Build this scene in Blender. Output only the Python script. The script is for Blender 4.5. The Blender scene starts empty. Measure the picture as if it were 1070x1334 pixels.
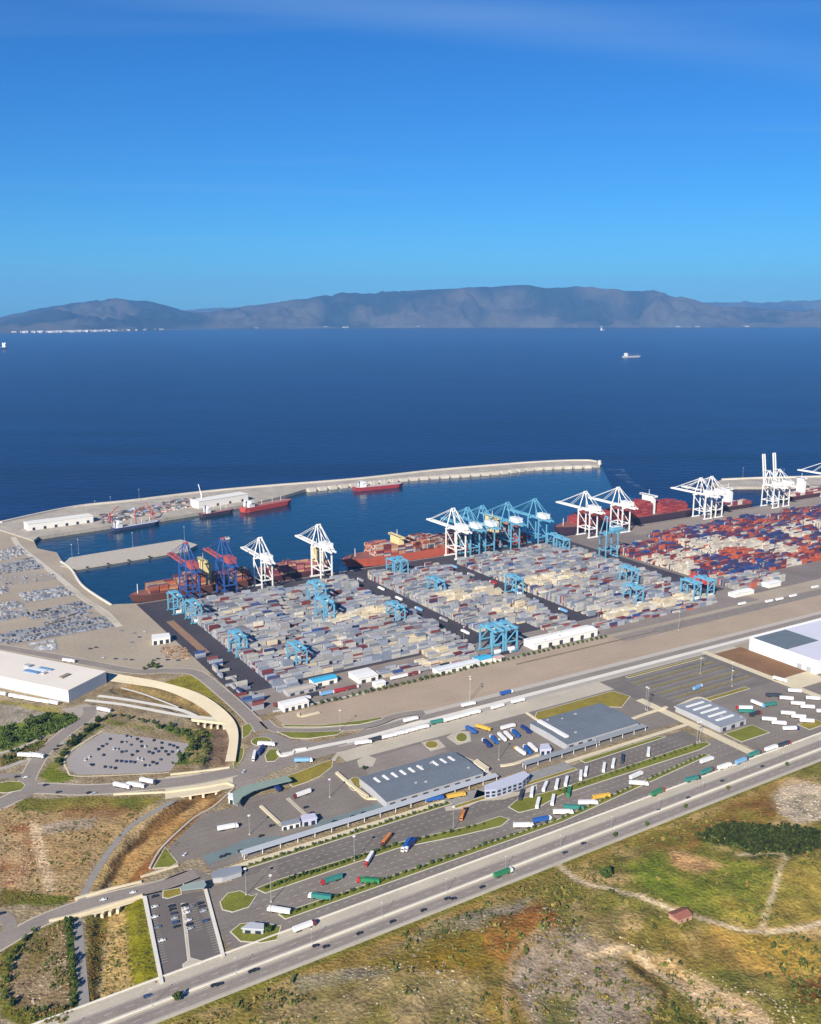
import bpy, bmesh, math, random
import numpy as np
from mathutils import Vector, Matrix

scene = bpy.context.scene
COL = scene.collection
rng = random.Random(7)
nrg = np.random.default_rng(11)

# ------------------------------------------------------------------ camera
CAM_H = 400.0                      # metres above the port
FPX, CX, CY = 1250.0, 535.0, 667.0  # focal length and centre in photograph pixels (1070 x 1334)
PITCH = math.atan(267.0 / 1250.0)
cam_d = bpy.data.cameras.new('camera')
cam_d.sensor_fit = 'HORIZONTAL'
cam_d.sensor_width = 36.0
cam_d.lens = 36.0 * FPX / 1070.0
cam_d.clip_start = 1.0
cam_d.clip_end = 120000.0
cam = bpy.data.objects.new('camera', cam_d)
COL.objects.link(cam)
cam.location = (0, 0, CAM_H)
cam.rotation_euler = (math.pi / 2 - PITCH, 0, 0)
scene.camera = cam

# ------------------------------------------------------------------ sky, sun, exposure
SUN_EL = 30.0
SUN_AZ = 202.0       # compass bearing of the sun, camera looks to bearing 0 (+Y)
world = bpy.data.worlds.new('World')
scene.world = world
world.use_nodes = True
wn, wl = world.node_tree.nodes, world.node_tree.links
wn.clear()
w_out = wn.new('ShaderNodeOutputWorld')
w_bg = wn.new('ShaderNodeBackground')
w_bg.inputs['Strength'].default_value = 0.05
sky = wn.new('ShaderNodeTexSky')
sky.sky_type = 'NISHITA'
sky.sun_disc = False
sky.sun_elevation = math.radians(SUN_EL)
sky.sun_rotation = math.radians(SUN_AZ)
sky.altitude = 400.0
sky.air_density = 1.0
sky.dust_density = 0.2
sky.ozone_density = 3.0
# thin cirrus streaks, brighter sky where the noise is high
tc = wn.new('ShaderNodeTexCoord')
sep = wn.new('ShaderNodeSeparateXYZ')
wl.new(tc.outputs['Generated'], sep.inputs[0])
dv = wn.new('ShaderNodeMath'); dv.operation = 'MAXIMUM'; dv.inputs[1].default_value = 0.02
wl.new(sep.outputs['Z'], dv.inputs[0])
px_ = wn.new('ShaderNodeMath'); px_.operation = 'DIVIDE'
py_ = wn.new('ShaderNodeMath'); py_.operation = 'DIVIDE'
wl.new(sep.outputs['X'], px_.inputs[0]); wl.new(dv.outputs[0], px_.inputs[1])
wl.new(sep.outputs['Y'], py_.inputs[0]); wl.new(dv.outputs[0], py_.inputs[1])
cmb = wn.new('ShaderNodeCombineXYZ')
wl.new(px_.outputs[0], cmb.inputs['X']); wl.new(py_.outputs[0], cmb.inputs['Y'])
mp = wn.new('ShaderNodeMapping'); mp.inputs['Rotation'].default_value = (0, 0, -0.5)
mp.inputs['Scale'].default_value = (0.16, 0.95, 1)
wl.new(cmb.outputs[0], mp.inputs['Vector'])
nz = wn.new('ShaderNodeTexNoise'); nz.inputs['Scale'].default_value = 1.0
nz.inputs['Detail'].default_value = 6.0; nz.inputs['Roughness'].default_value = 0.55
nz.inputs['Distortion'].default_value = 0.6
wl.new(mp.outputs[0], nz.inputs['Vector'])
mr = wn.new('ShaderNodeMapRange'); mr.inputs['From Min'].default_value = 0.56; mr.inputs['From Max'].default_value = 0.86
mr.inputs['To Min'].default_value = 0.0; mr.inputs['To Max'].default_value = 0.16
wl.new(nz.outputs['Fac'], mr.inputs['Value'])
hsv = wn.new('ShaderNodeHueSaturation'); hsv.inputs['Saturation'].default_value = 1.15
wl.new(sky.outputs[0], hsv.inputs['Color'])
mx = wn.new('ShaderNodeMix'); mx.data_type = 'RGBA'
# one long diagonal wisp, a band across the cloud plane broken up by the same noise
wd = wn.new('ShaderNodeVectorMath'); wd.operation = 'DOT_PRODUCT'; wd.inputs[1].default_value = (-0.391, 0.921, 0)
wl.new(cmb.outputs[0], wd.inputs[0])
wb = wn.new('ShaderNodeMath'); wb.operation = 'SUBTRACT'; wb.inputs[1].default_value = 3.32
wl.new(wd.outputs['Value'], wb.inputs[0])
wa = wn.new('ShaderNodeMath'); wa.operation = 'ABSOLUTE'; wl.new(wb.outputs[0], wa.inputs[0])
wr = wn.new('ShaderNodeMapRange'); wr.interpolation_type = 'SMOOTHSTEP'; wr.inputs['From Min'].default_value = 0.0; wr.inputs['From Max'].default_value = 0.42
wr.inputs['To Min'].default_value = 0.20; wr.inputs['To Max'].default_value = 0.0
wl.new(wa.outputs[0], wr.inputs['Value'])
wm = wn.new('ShaderNodeMath'); wm.operation = 'MULTIPLY'; wl.new(wr.outputs[0], wm.inputs[0]); wl.new(nz.outputs['Fac'], wm.inputs[1])
ws = wn.new('ShaderNodeMath'); ws.operation = 'ADD'; wl.new(wm.outputs[0], ws.inputs[0]); wl.new(mr.outputs[0], ws.inputs[1])
wl.new(ws.outputs[0], mx.inputs['Factor'])
tint = wn.new('ShaderNodeVectorMath'); tint.operation = 'MULTIPLY'; tint.inputs[1].default_value = (0.22, 0.71, 1.22)
wl.new(hsv.outputs[0], tint.inputs[0])
wl.new(tint.outputs[0], mx.inputs['A'])
mx.inputs['B'].default_value = (5.2, 7.4, 9.6, 1)
wl.new(mx.outputs['Result'], w_bg.inputs['Color'])
wl.new(w_bg.outputs[0], w_out.inputs['Surface'])

sun_d = bpy.data.lights.new('sun', 'SUN')
sun_d.energy = 5.0
sun_d.angle = math.radians(0.53)
sun_d.color = (1.0, 0.93, 0.82)
sun = bpy.data.objects.new('sun', sun_d)
COL.objects.link(sun)
_az, _el = math.radians(SUN_AZ), math.radians(SUN_EL)
to_sun = Vector((math.sin(_az) * math.cos(_el), math.cos(_az) * math.cos(_el), math.sin(_el)))
sun.rotation_euler = (-to_sun).to_track_quat('-Z', 'Y').to_euler()
sun.location = (0, 0, 900)

scene.view_settings.view_transform = 'Standard'
scene.view_settings.look = 'None'
scene.view_settings.exposure = 0.85
scene.view_settings.gamma = 1.0
scene.view_settings.use_curve_mapping = False
scene.cycles.use_denoising = True
scene.render.filter_size = 1.6
scene.cycles.max_bounces = 5
scene.cycles.volume_bounces = 0

# ------------------------------------------------------------------ photograph pixel -> place
_c, _s = math.cos(PITCH), math.sin(PITCH)
CROP = {'A': (0, 580, 2.972), 'B': (340, 580, 2.972), 'C': (680, 560, 2.744), 'D': (0, 760, 2.972),
        'E': (180, 680, 2.972), 'F': (520, 680, 2.972), 'G': (780, 680, 3.69), 'H': (340, 860, 2.972),
        'I': (660, 820, 2.61), 'J': (0, 940, 2.972), 'K': (0, 1100, 2.972), 'L': (200, 960, 3.344),
        'M': (340, 1000, 2.972), 'N': (640, 960, 2.488), 'O': (340, 1130, 1.4658), 'S': (430, 880, 3.963),
        'T': (680, 880, 4.864), 'U': (860, 860, 5.095), 'V': (300, 860, 5.944), 'W': (0, 900, 5.35),
        'X': (230, 1020, 5.35), 'Y': (640, 960, 4.864), 'Z': (0, 690, 4.115), 'a': (180, 680, 6.6875),
        'b': (380, 670, 6.6875), 'c': (550, 630, 5.632), 'd': (710, 610, 7.133), 'e': (840, 570, 4.652),
        'f': (600, 800, 5.35), 'g': (0, 830, 6.6875), 'h': (930, 780, 7.643), 'p': (0, 0, 1.0)}
def pix(k, x, y):
    o = CROP[k]; return (o[0] + x / o[2], o[1] + y / o[2])
def PL(k, *pts): return [pix(k, *p) for p in pts]
def at(px, py, z=0.0):
    """where the ray through a photograph pixel meets the level z"""
    a, b = (px - CX) / FPX, -(py - CY) / FPX
    d = (a, _c + b * _s, -_s + b * _c)
    t = (z - CAM_H) / d[2]
    return Vector((d[0] * t, d[1] * t, z))
def proj(X, Y, Z):
    Z = Z - CAM_H
    zc = Y * _c - Z * _s; yc = Y * _s + Z * _c
    return CX + FPX * X / zc, CY - FPX * yc / zc
UA = math.radians(31.3)           # bearing of the quay line in the ground plane
UD, VD = Vector((math.cos(UA), math.sin(UA), 0)), Vector((-math.sin(UA), math.cos(UA), 0))
ORG = at(185, 786)
def uv(u, v, z=0.0):
    p = ORG + UD * u + VD * v
    return Vector((p.x, p.y, z))

# ------------------------------------------------------------------ noise in numpy
def vnoise(x, y, scale, seed=0):
    x = np.asarray(x, float) / scale; y = np.asarray(y, float) / scale
    xi = np.floor(x).astype(np.int64); yi = np.floor(y).astype(np.int64)
    fx = x - xi; fy = y - yi
    fx = fx * fx * (3 - 2 * fx); fy = fy * fy * (3 - 2 * fy)
    def h(a, b):
        n = (a * 374761393 + b * 668265263 + seed * 362437) & 0x7fffffff
        n = ((n ^ (n >> 13)) * 1274126177) & 0x7fffffff
        return ((n ^ (n >> 16)) & 0xffff) / 65535.0
    return (h(xi, yi) * (1 - fx) + h(xi + 1, yi) * fx) * (1 - fy) + (h(xi, yi + 1) * (1 - fx) + h(xi + 1, yi + 1) * fx) * fy
def fbm(x, y, scale, seed=0, oct=4, gain=0.5):
    t, a, s = 0.0, 1.0, 0.0
    for i in range(oct):
        t = t + a * vnoise(x, y, scale / 2 ** i, seed + i * 17); s += a; a *= gain
    return t / s
def inpoly(x, y, poly):
    r = np.zeros(np.shape(x), bool)
    n = len(poly)
    for i in range(n):
        x0, y0 = poly[i][:2]; x1, y1 = poly[(i + 1) % n][:2]
        if y0 == y1: continue
        c = ((y0 > y) != (y1 > y)) & (x < (x1 - x0) * (y - y0) / (y1 - y0) + x0)
        r ^= c
    return r
def pldist(x, y, line):
    """distance of points to a polyline"""
    d = np.full(np.shape(x), 1e9)
    for (x0, y0), (x1, y1) in zip(line[:-1], line[1:]):
        dx, dy = x1 - x0, y1 - y0
        t = np.clip(((x - x0) * dx + (y - y0) * dy) / (dx * dx + dy * dy + 1e-9), 0, 1)
        d = np.minimum(d, np.hypot(x - x0 - t * dx, y - y0 - t * dy))
    return d

# ------------------------------------------------------------------ materials
def lin(r, g, b):
    f = lambda c: (c / 255) / 12.92 if c <= 10 else (((c / 255) + 0.055) / 1.055) ** 2.4
    return (f(r), f(g), f(b))
MATS = {}
def mat(name, rgb=None, rough=0.8, var=0.18, scale=0.15, scale2=1.2, metal=0.0, spec=0.3, bump=0.0, source='rgb', streak=0.0):
    """procedural paint / concrete / soil: a base colour broken up by two noises; source 'attr' reads vertex colours, 'obj' the object colour"""
    if name in MATS: return MATS[name]
    m = bpy.data.materials.new(name); m.use_nodes = True
    n, l = m.node_tree.nodes, m.node_tree.links
    b = n['Principled BSDF']
    b.inputs['Roughness'].default_value = rough
    b.inputs['Metallic'].default_value = metal
    b.inputs['Specular IOR Level'].default_value = spec
    if source == 'attr':
        c = n.new('ShaderNodeVertexColor'); c.layer_name = 'Col'; cs = c.outputs['Color']
    elif source == 'obj':
        c = n.new('ShaderNodeObjectInfo'); cs = c.outputs['Color']
    else:
        c = n.new('ShaderNodeRGB'); c.outputs[0].default_value = (*rgb, 1); cs = c.outputs[0]
    if var > 0:
        g = n.new('ShaderNodeNewGeometry')
        t1 = n.new('ShaderNodeTexNoise'); t1.inputs['Scale'].default_value = scale; t1.inputs['Detail'].default_value = 5
        t2 = n.new('ShaderNodeTexNoise'); t2.inputs['Scale'].default_value = scale2; t2.inputs['Detail'].default_value = 3
        l.new(g.outputs['Position'], t1.inputs['Vector']); l.new(g.outputs['Position'], t2.inputs['Vector'])
        ad = n.new('ShaderNodeMath'); ad.operation = 'ADD'
        l.new(t1.outputs['Fac'], ad.inputs[0]); l.new(t2.outputs['Fac'], ad.inputs[1])
        r = n.new('ShaderNodeMapRange'); r.inputs['From Min'].default_value = 0.6; r.inputs['From Max'].default_value = 1.4
        r.inputs['To Min'].default_value = 1 - var; r.inputs['To Max'].default_value = 1 + var
        if streak > 0:      # wheel tracks and stains drawn out along the traffic direction
            ms = n.new('ShaderNodeMapping'); ms.vector_type = 'TEXTURE'; ms.inputs['Rotation'].default_value = (0, 0, UA); ms.inputs['Scale'].default_value = (60.0, 1.6, 1.0)
            t3 = n.new('ShaderNodeTexNoise'); t3.inputs['Scale'].default_value = 1.0; t3.inputs['Detail'].default_value = 4
            l.new(g.outputs['Position'], ms.inputs['Vector']); l.new(ms.outputs[0], t3.inputs['Vector'])
            m3 = n.new('ShaderNodeMath'); m3.operation = 'MULTIPLY_ADD'; m3.inputs[1].default_value = streak * 2; m3.inputs[2].default_value = -streak
            l.new(t3.outputs['Fac'], m3.inputs[0])
            a3 = n.new('ShaderNodeMath'); a3.operation = 'ADD'; l.new(ad.outputs[0], a3.inputs[0]); l.new(m3.outputs[0], a3.inputs[1]); ad = a3
        l.new(ad.outputs[0], r.inputs['Value'])
        mu = n.new('ShaderNodeVectorMath'); mu.operation = 'SCALE'
        l.new(cs, mu.inputs[0]); l.new(r.outputs[0], mu.inputs['Scale'])
        l.new(mu.outputs[0], b.inputs['Base Color'])
        if bump > 0:
            bp = n.new('ShaderNodeBump'); bp.inputs['Strength'].default_value = 1.0; bp.inputs['Distance'].default_value = bump
            l.new(t2.outputs['Fac'], bp.inputs['Height']); l.new(bp.outputs[0], b.inputs['Normal'])
    else:
        l.new(cs, b.inputs['Base Color'])
    MATS[name] = m
    return m

# ------------------------------------------------------------------ mesh helpers
class MB:
    def __init__(s): s.v = []; s.f = []
    def add(s, vs, fs):
        o = len(s.v); s.v += [tuple(p) for p in vs]; s.f += [tuple(i + o for i in f) for f in fs]; return s
    def box(s, c, d, M=None):
        hx, hy, hz = d[0] / 2, d[1] / 2, d[2] / 2
        vs = [Vector((c[0] + sx * hx, c[1] + sy * hy, c[2] + sz * hz)) for sz in (-1, 1) for sx, sy in ((-1, -1), (1, -1), (1, 1), (-1, 1))]
        if M is not None: vs = [M @ p for p in vs]
        return s.add(vs, [(3, 2, 1, 0), (4, 5, 6, 7), (0, 1, 5, 4), (1, 2, 6, 5), (2, 3, 7, 6), (3, 0, 4, 7)])
    def beam(s, a, b, w, h=None, up=(0, 0, 1)):
        h = h or w
        a, b = Vector(a), Vector(b); d = b - a; L = d.length; d.normalize()
        upv = Vector(up)
        if abs(d.dot(upv)) > 0.98: upv = Vector((0, 1, 0))
        x = d.cross(upv).normalized(); z = x.cross(d).normalized()
        vs = [p + x * (sx * w / 2) + z * (sz * h / 2) for p in (a, b) for sx, sz in ((-1, -1), (1, -1), (1, 1), (-1, 1))]
        return s.add(vs, [(0, 1, 2, 3), (7, 6, 5, 4), (0, 4, 5, 1), (1, 5, 6, 2), (2, 6, 7, 3), (3, 7, 4, 0)])
    def prism(s, poly, z0, z1, bottom=False):
        n = len(poly); ar = sum(poly[i][0] * poly[(i + 1) % n][1] - poly[(i + 1) % n][0] * poly[i][1] for i in range(n))
        if ar < 0: poly = poly[::-1]
        vs = [(p[0], p[1], z0) for p in poly] + [(p[0], p[1], z1) for p in poly]
        fs = [tuple(range(n, 2 * n))] + [(i, (i + 1) % n, n + (i + 1) % n, n + i) for i in range(n)]
        if bottom: fs.append(tuple(range(n - 1, -1, -1)))
        return s.add(vs, fs)
    def sheet(s, poly, z):
        n = len(poly); ar = sum(poly[i][0] * poly[(i + 1) % n][1] - poly[(i + 1) % n][0] * poly[i][1] for i in range(n))
        if ar < 0: poly = poly[::-1]
        return s.add([(p[0], p[1], z) for p in poly], [tuple(range(n))])
    def cyl(s, a, b, r0, r1=None, n=8):
        r1 = r0 if r1 is None else r1
        a, b = Vector(a), Vector(b); d = (b - a).normalized()
        up = Vector((0, 0, 1)) if abs(d.z) < 0.98 else Vector((0, 1, 0))
        x = d.cross(up).normalized(); z = x.cross(d)
        vs = []
        for p, r in ((a, r0), (b, r1)):
            for i in range(n):
                t = 2 * math.pi * i / n; vs.append(p + x * (r * math.cos(t)) + z * (r * math.sin(t)))
        fs = [(i, i + n, (i + 1) % n + n, (i + 1) % n) for i in range(n)] + [tuple(range(n)), tuple(range(2 * n - 1, n - 1, -1))]
        return s.add(vs, fs)
    def mesh(s, name):
        me = bpy.data.meshes.new(name); me.from_pydata(s.v, [], s.f); me.validate(); me.update(); return me
    def obj(s, name, m, parent=None):
        return link(name, s.mesh(name), m, parent)
def link(name, me, m, parent=None):
    if m is not None and not me.materials: me.materials.append(m)
    o = bpy.data.objects.new(name, me); COL.objects.link(o)
    if parent is not None: o.parent = parent
    return o
def tag(o, label=None, cat=None, group=None, kind=None):
    if label: o['label'] = label
    if cat: o['category'] = cat
    if group: o['group'] = group
    if kind: o['kind'] = kind
    return o
def struct(o, label=None):
    o['kind'] = 'structure'
    if label: o['label'] = label
    return o
def empty(name, loc, rz=0.0):
    o = bpy.data.objects.new(name, None); COL.objects.link(o); o.empty_display_size = 0.5
    o.location = loc; o.rotation_euler = (0, 0, rz); return o
KIDS = {}
def copy_tree(o, parent=None):
    c = o.copy(); COL.objects.link(c); c.parent = parent
    for ch in list(o.children): copy_tree(ch, c)
    return c
def color_tree(o, col, names):
    for ch in o.children:
        if ch.name.split('.')[0] in names: ch.color = (*col, 1)
        color_tree(ch, col, names)
def smooth_line(pts, step=6.0, closed=False):
    """Catmull-Rom through ground points"""
    P = [Vector((p[0], p[1])) for p in pts]; n = len(P); out = []
    segs = n if closed else n - 1
    for i in range(segs):
        if closed: p0, p1, p2, p3 = P[(i - 1) % n], P[i], P[(i + 1) % n], P[(i + 2) % n]
        else: p0, p1, p2, p3 = P[max(i - 1, 0)], P[i], P[i + 1], P[min(i + 2, n - 1)]
        k = max(2, int((p2 - p1).length / step))
        for j in range(k):
            t = j / k
            out.append(0.5 * ((2 * p1) + (p2 - p0) * t + (2 * p0 - 5 * p1 + 4 * p2 - p3) * t * t + (3 * p1 - p0 - 3 * p2 + p3) * t ** 3))
    if not closed: out.append(P[-1])
    return out
def ribbon_mb(line, w, z, mb=None, off=0.0, closed=False):
    """flat strip of width w along a line of ground points"""
    mb = mb or MB(); n = len(line); vs = []; fs = []
    for i, p in enumerate(line):
        a = line[(i - 1) % n] if (closed or i > 0) else p
        b = line[(i + 1) % n] if (closed or i < n - 1) else p
        d = Vector((b[0] - a[0], b[1] - a[1])).normalized(); nn = Vector((-d.y, d.x))
        c = Vector((p[0], p[1])) + nn * off
        vs += [(c.x + nn.x * w / 2, c.y + nn.y * w / 2, z), (c.x - nn.x * w / 2, c.y - nn.y * w / 2, z)]
    for i in range(n if closed else n - 1):
        j = (i + 1) % n
        fs.append((2 * i, 2 * i + 1, 2 * j + 1, 2 * j))
    return mb.add(vs, fs)
def gpoly(pts, z=0.0): return [at(p[0], p[1], z) for p in pts]
def inset(poly, d):
    n = len(poly); ar = sum(poly[i][0] * poly[(i + 1) % n][1] - poly[(i + 1) % n][0] * poly[i][1] for i in range(n))
    P = [Vector((p[0], p[1])) for p in (poly if ar > 0 else poly[::-1])]; out = []
    for i in range(n):
        a, b, c = P[i - 1], P[i], P[(i + 1) % n]
        d1 = (b - a).normalized(); d2 = (c - b).normalized()
        n1 = Vector((-d1.y, d1.x)); n2 = Vector((-d2.y, d2.x)); m_ = n1 + n2
        k = max(0.35, 1 + n1.dot(n2)); out.append(b + m_ * (d / k))
    return out
def rows_mesh(name, arr, bottom=False):
    """many boxes as one mesh: rows of cx,cy,cz,lx,ly,lz,angle,r,g,b; colours to the Col attribute"""
    a = np.asarray(arr, float); n = len(a)
    sx = np.array([-1, 1, 1, -1, -1, 1, 1, -1]) / 2; sy = np.array([-1, -1, 1, 1, -1, -1, 1, 1]) / 2; sz = np.array([-1, -1, -1, -1, 1, 1, 1, 1]) / 2
    lx = a[:, 3:4] * sx; ly = a[:, 4:5] * sy; lz = a[:, 5:6] * sz
    c, s = np.cos(a[:, 6:7]), np.sin(a[:, 6:7])
    V = np.stack([a[:, 0:1] + lx * c - ly * s, a[:, 1:2] + lx * s + ly * c, a[:, 2:3] + lz], -1).reshape(-1, 3)
    q = np.array([(4, 5, 6, 7), (0, 1, 5, 4), (1, 2, 6, 5), (2, 3, 7, 6), (3, 0, 4, 7)])
    Fq = (q[None] + (np.arange(n) * 8)[:, None, None]).reshape(-1, 4)
    return quad_mesh(name, V, Fq, np.repeat(a[:, 7:10], 8, 0))
def quad_mesh(name, V, Fq, C=None):
    me = bpy.data.meshes.new(name)
    me.vertices.add(len(V)); me.vertices.foreach_set('co', np.ascontiguousarray(V, np.float32).ravel())
    nf = len(Fq); k = Fq.shape[1]
    me.loops.add(nf * k); me.loops.foreach_set('vertex_index', np.ascontiguousarray(Fq, np.int32).ravel())
    me.polygons.add(nf); me.polygons.foreach_set('loop_start', np.arange(0, nf * k, k, dtype=np.int32))
    me.polygons.foreach_set('loop_total', np.full(nf, k, np.int32))
    me.update(calc_edges=True)
    me.shade_flat()
    if C is not None:
        at_ = me.color_attributes.new('Col', 'FLOAT_COLOR', 'POINT')
        at_.data.foreach_set('color', np.concatenate([C, np.ones((len(C), 1))], 1).astype(np.float32).ravel())
    return me
# ================================================================== THE SETTING
def alb(r, g, b, k=1.25):
    c = lin(r, g, b); return tuple(v / k for v in c)
SEA_Z = -4.0

# ---- sea
def sea_material():
    m = bpy.data.materials.new('sea_water'); m.use_nodes = True
    n, l = m.node_tree.nodes, m.node_tree.links; b = n['Principled BSDF']
    g = n.new('ShaderNodeNewGeometry')
    mpn = n.new('ShaderNodeMapping'); mpn.inputs['Scale'].default_value = (0.0011, 0.0045, 1); mpn.inputs['Rotation'].default_value = (0, 0, 0.12)
    l.new(g.outputs['Position'], mpn.inputs['Vector'])
    t = n.new('ShaderNodeTexNoise'); t.inputs['Scale'].default_value = 1.0; t.inputs['Detail'].default_value = 5; t.inputs['Roughness'].default_value = 0.6
    l.new(mpn.outputs[0], t.inputs['Vector'])
    cr = n.new('ShaderNodeMix'); cr.data_type = 'RGBA'
    cr.inputs['A'].default_value = (0.0012, 0.0085, 0.042, 1); cr.inputs['B'].default_value = (0.0038, 0.0200, 0.084, 1)
    r = n.new('ShaderNodeMapRange'); r.inputs['From Min'].default_value = 0.35; r.inputs['From Max'].default_value = 0.68
    l.new(t.outputs['Fac'], r.inputs['Value']); l.new(r.outputs[0], cr.inputs['Factor'])
    l.new(cr.outputs['Result'], b.inputs['Base Color'])
    b.inputs['Roughness'].default_value = 0.32
    b.inputs['Specular IOR Level'].default_value = 0.18
    b.inputs['IOR'].default_value = 1.33
    w1 = n.new('ShaderNodeTexNoise'); w1.inputs['Scale'].default_value = 0.035; w1.inputs['Detail'].default_value = 6; w1.inputs['Roughness'].default_value = 0.6
    mp2 = n.new('ShaderNodeMapping'); mp2.inputs['Scale'].default_value = (0.7, 1.6, 1)
    l.new(g.outputs['Position'], mp2.inputs['Vector']); l.new(mp2.outputs[0], w1.inputs['Vector'])
    bp = n.new('ShaderNodeBump'); bp.inputs['Strength'].default_value = 1.0; bp.inputs['Distance'].default_value = 5.0
    l.new(w1.outputs['Fac'], bp.inputs['Height']); l.new(bp.outputs[0], b.inputs['Normal'])
    return m
SEA_M = sea_material()
sea = MB().sheet([(-16500, 1050), (16500, 1050), (16500, 32000), (-16500, 32000)], SEA_Z).obj('sea', SEA_M)
struct(sea, 'deep blue open sea reaching to the far mountains')
# sheltered harbour water, a touch greener
HARB_M = mat('harbour_water', (0.0018, 0.024, 0.047), rough=0.2, var=0.25, scale=0.01, scale2=0.06, spec=0.25, bump=0.8)
hw = PL('p', (44, 702), (94, 680), (256, 655), (400, 638), (575, 618), (700, 608), (783, 606), (800, 640), (860, 660), (731, 703), (431, 750), (185, 790), (120, 790), (40, 720))
harb = MB().sheet(gpoly(hw, SEA_Z + 0.06), SEA_Z + 0.06).obj('harbour_water', HARB_M)
struct(harb, 'calm teal blue water of the harbour basin')

# ---- flat land with a vertical edge to the water
GX0, GX1, GY0, GY1 = -500.0, 600.0, 380.0, 1010.0        # the part with relief, built as a grid
LAND_M = mat('pale_ground', alb(170, 156, 134), rough=0.9, var=0.2, scale=0.012, scale2=0.25)
coast = [Vector((-3000, 1700, 0)), at(-330, 735), at(-60, 694), at(0, 684), at(20, 694), at(44, 704)] + gpoly(
    PL('Z', (200, 100), (270, 115), (305, 122), (330, 165), (385, 205), (450, 300), (600, 400), (740, 395))) + [uv(0, 0), uv(3200, 0)]
north = [Vector((-3000, GY1, 0))] + coast + [Vector((4200, GY1, 0))]
land = MB().prism(north, -14, 0)
struct(land.obj('ground', LAND_M), 'pale concrete and dirt ground of the port')
side = MB()
side.sheet([(-3000, -300), (GX0, -300), (GX0, GY1), (-3000, GY1)], 0).sheet([(GX1, -300), (4200, -300), (4200, GY1), (GX1, GY1)], 0).sheet([(GX0, -300), (GX1, -300), (GX1, GY0), (GX0, GY0)], 0)
struct(side.obj('ground', mat('dry_earth', alb(150, 130, 90), var=0.3, scale=0.01, scale2=0.12)), 'dry earth round the port')

# ---- near ground with relief: a wadi, a stony hillside
CHAN = [(at(x, y).x, at(x, y).y) for x, y in ((160, 897), (215, 911), (258, 927), (281, 945), (287, 975), (280, 1005), (262, 1035), (225, 1065), (190, 1095), (160, 1135), (150, 1165), (147, 1210), (152, 1300))]
HW_A, HW_B = at(424, 1240), at(1070, 985)
_hd = (HW_B - HW_A).normalized(); _hn = Vector((_hd.y, -_hd.x, 0))      # towards the camera
HWP = HW_A - _hd * 0.0
def hill_s(x, y): return (x - HWP.x) * _hn.x + (y - HWP.y) * _hn.y
def height(x, y):
    x = np.asarray(x, float); y = np.asarray(y, float)
    s = hill_s(x, y)
    m = np.clip((s - 10) / 45, 0, 1); m = m * m * (3 - 2 * m)
    edge = np.clip(np.minimum(np.minimum(x - GX0, GX1 - x), np.minimum(GY1 - y, y - GY0)) / 60, 0, 1)
    h = m * edge * (1.0 + 14.0 * (fbm(x, y, 90, 3, 5) - 0.42) + 2.2 * np.abs(vnoise(x, y, 22, 9) - 0.5) + 1.4 * (vnoise(x, y, 7, 5) - 0.5))
    h = h + (1 - m) * 0.0
    d = pldist(x, y, CHAN)
    wdt = 10.0 + 3 * (vnoise(x, y, 60, 21) - 0.5)
    c = np.clip((wdt + 5 - d) / 7.0, 0, 1); c = c * c * (3 - 2 * c)
    return h - np.where(s < 0, c, 0) * 3.8
GS = 2.5
gx = np.arange(GX0, GX1 + 0.1, GS); gy = np.arange(GY0, GY1 + 0.1, GS)
XX, YY = np.meshgrid(gx, gy)
ZZ = height(XX, YY)
PXX, PYY = proj(XX, YY, ZZ)                      # used only to carry measured outlines over to the ground
n1 = fbm(XX, YY, 60, 31, 4); n2 = fbm(XX, YY, 18, 41, 4); n3 = vnoise(XX, YY, 6, 51)
JX = PXX + (n2 - 0.5) * 16 + (n3 - 0.5) * 5; JY = PYY + (fbm(XX, YY, 20, 61, 3) - 0.5) * 14
JIT = [(JX, JY)] + [(PXX + (fbm(XX, YY, 34, 200 + i, 4) - 0.5) * 34 + (n3 - 0.5) * 4, PYY + (fbm(XX, YY, 30, 300 + i, 4) - 0.5) * 26) for i in range(4)]
JITS = [(PXX + (fbm(XX, YY, 16, 400 + i, 3) - 0.5) * 9, PYY + (fbm(XX, YY, 14, 500 + i, 3) - 0.5) * 7) for i in range(3)]
CC = np.zeros(XX.shape + (3,))
def setc(mask, rgb, a=1.0):
    w = (np.asarray(mask, float) * a)[..., None]
    CC[:] = CC * (1 - w) + np.array(rgb) * w
def mixc(c0, c1, t):
    t = np.clip(t, 0, 1)[..., None]; return np.array(c0) * (1 - t) + np.array(c1) * t
def patch(k, pts, rgb, a=1.0, crisp=False, c2=None):
    poly = PL(k, *pts)
    m = inpoly(PXX, PYY, poly).astype(float) if crisp else sum(inpoly(a_, b_, poly).astype(float) for a_, b_ in (JIT if k in 'NO' else JITS)) / (len(JIT) if k in 'NO' else len(JITS))
    col = mixc(rgb, c2, (n2 - 0.3) * 2.2) if c2 is not None else np.array(rgb)
    w = (m * a)[..., None]
    CC[:] = CC * (1 - w) + col * w
CC[:] = mixc(alb(160, 146, 122), alb(140, 122, 92), (n1 - 0.3) * 2)
sH = hill_s(XX, YY)
hillc = mixc(mixc(alb(118, 116, 58), alb(150, 126, 74), (n1 - 0.32) * 3.2), alb(168, 146, 104), (n2 - 0.5) * 4)
hw_ = np.clip((sH + 2) / 6, 0, 1)[..., None]
CC[:] = CC * (1 - hw_) + hillc * hw_
setc((sH > -3) & (sH < 9), alb(118, 116, 52), 0.85)
OL, GR, TAN, RED, ROCK = alb(134, 118, 52), alb(118, 134, 58), alb(190, 168, 128), alb(148, 104, 58), alb(158, 150, 140)
patch('N', [(400, 340), (640, 270), (900, 190), (930, 240), (900, 290), (700, 330), (640, 370), (500, 370)], alb(140, 108, 62), c2=alb(120, 112, 54))
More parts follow.
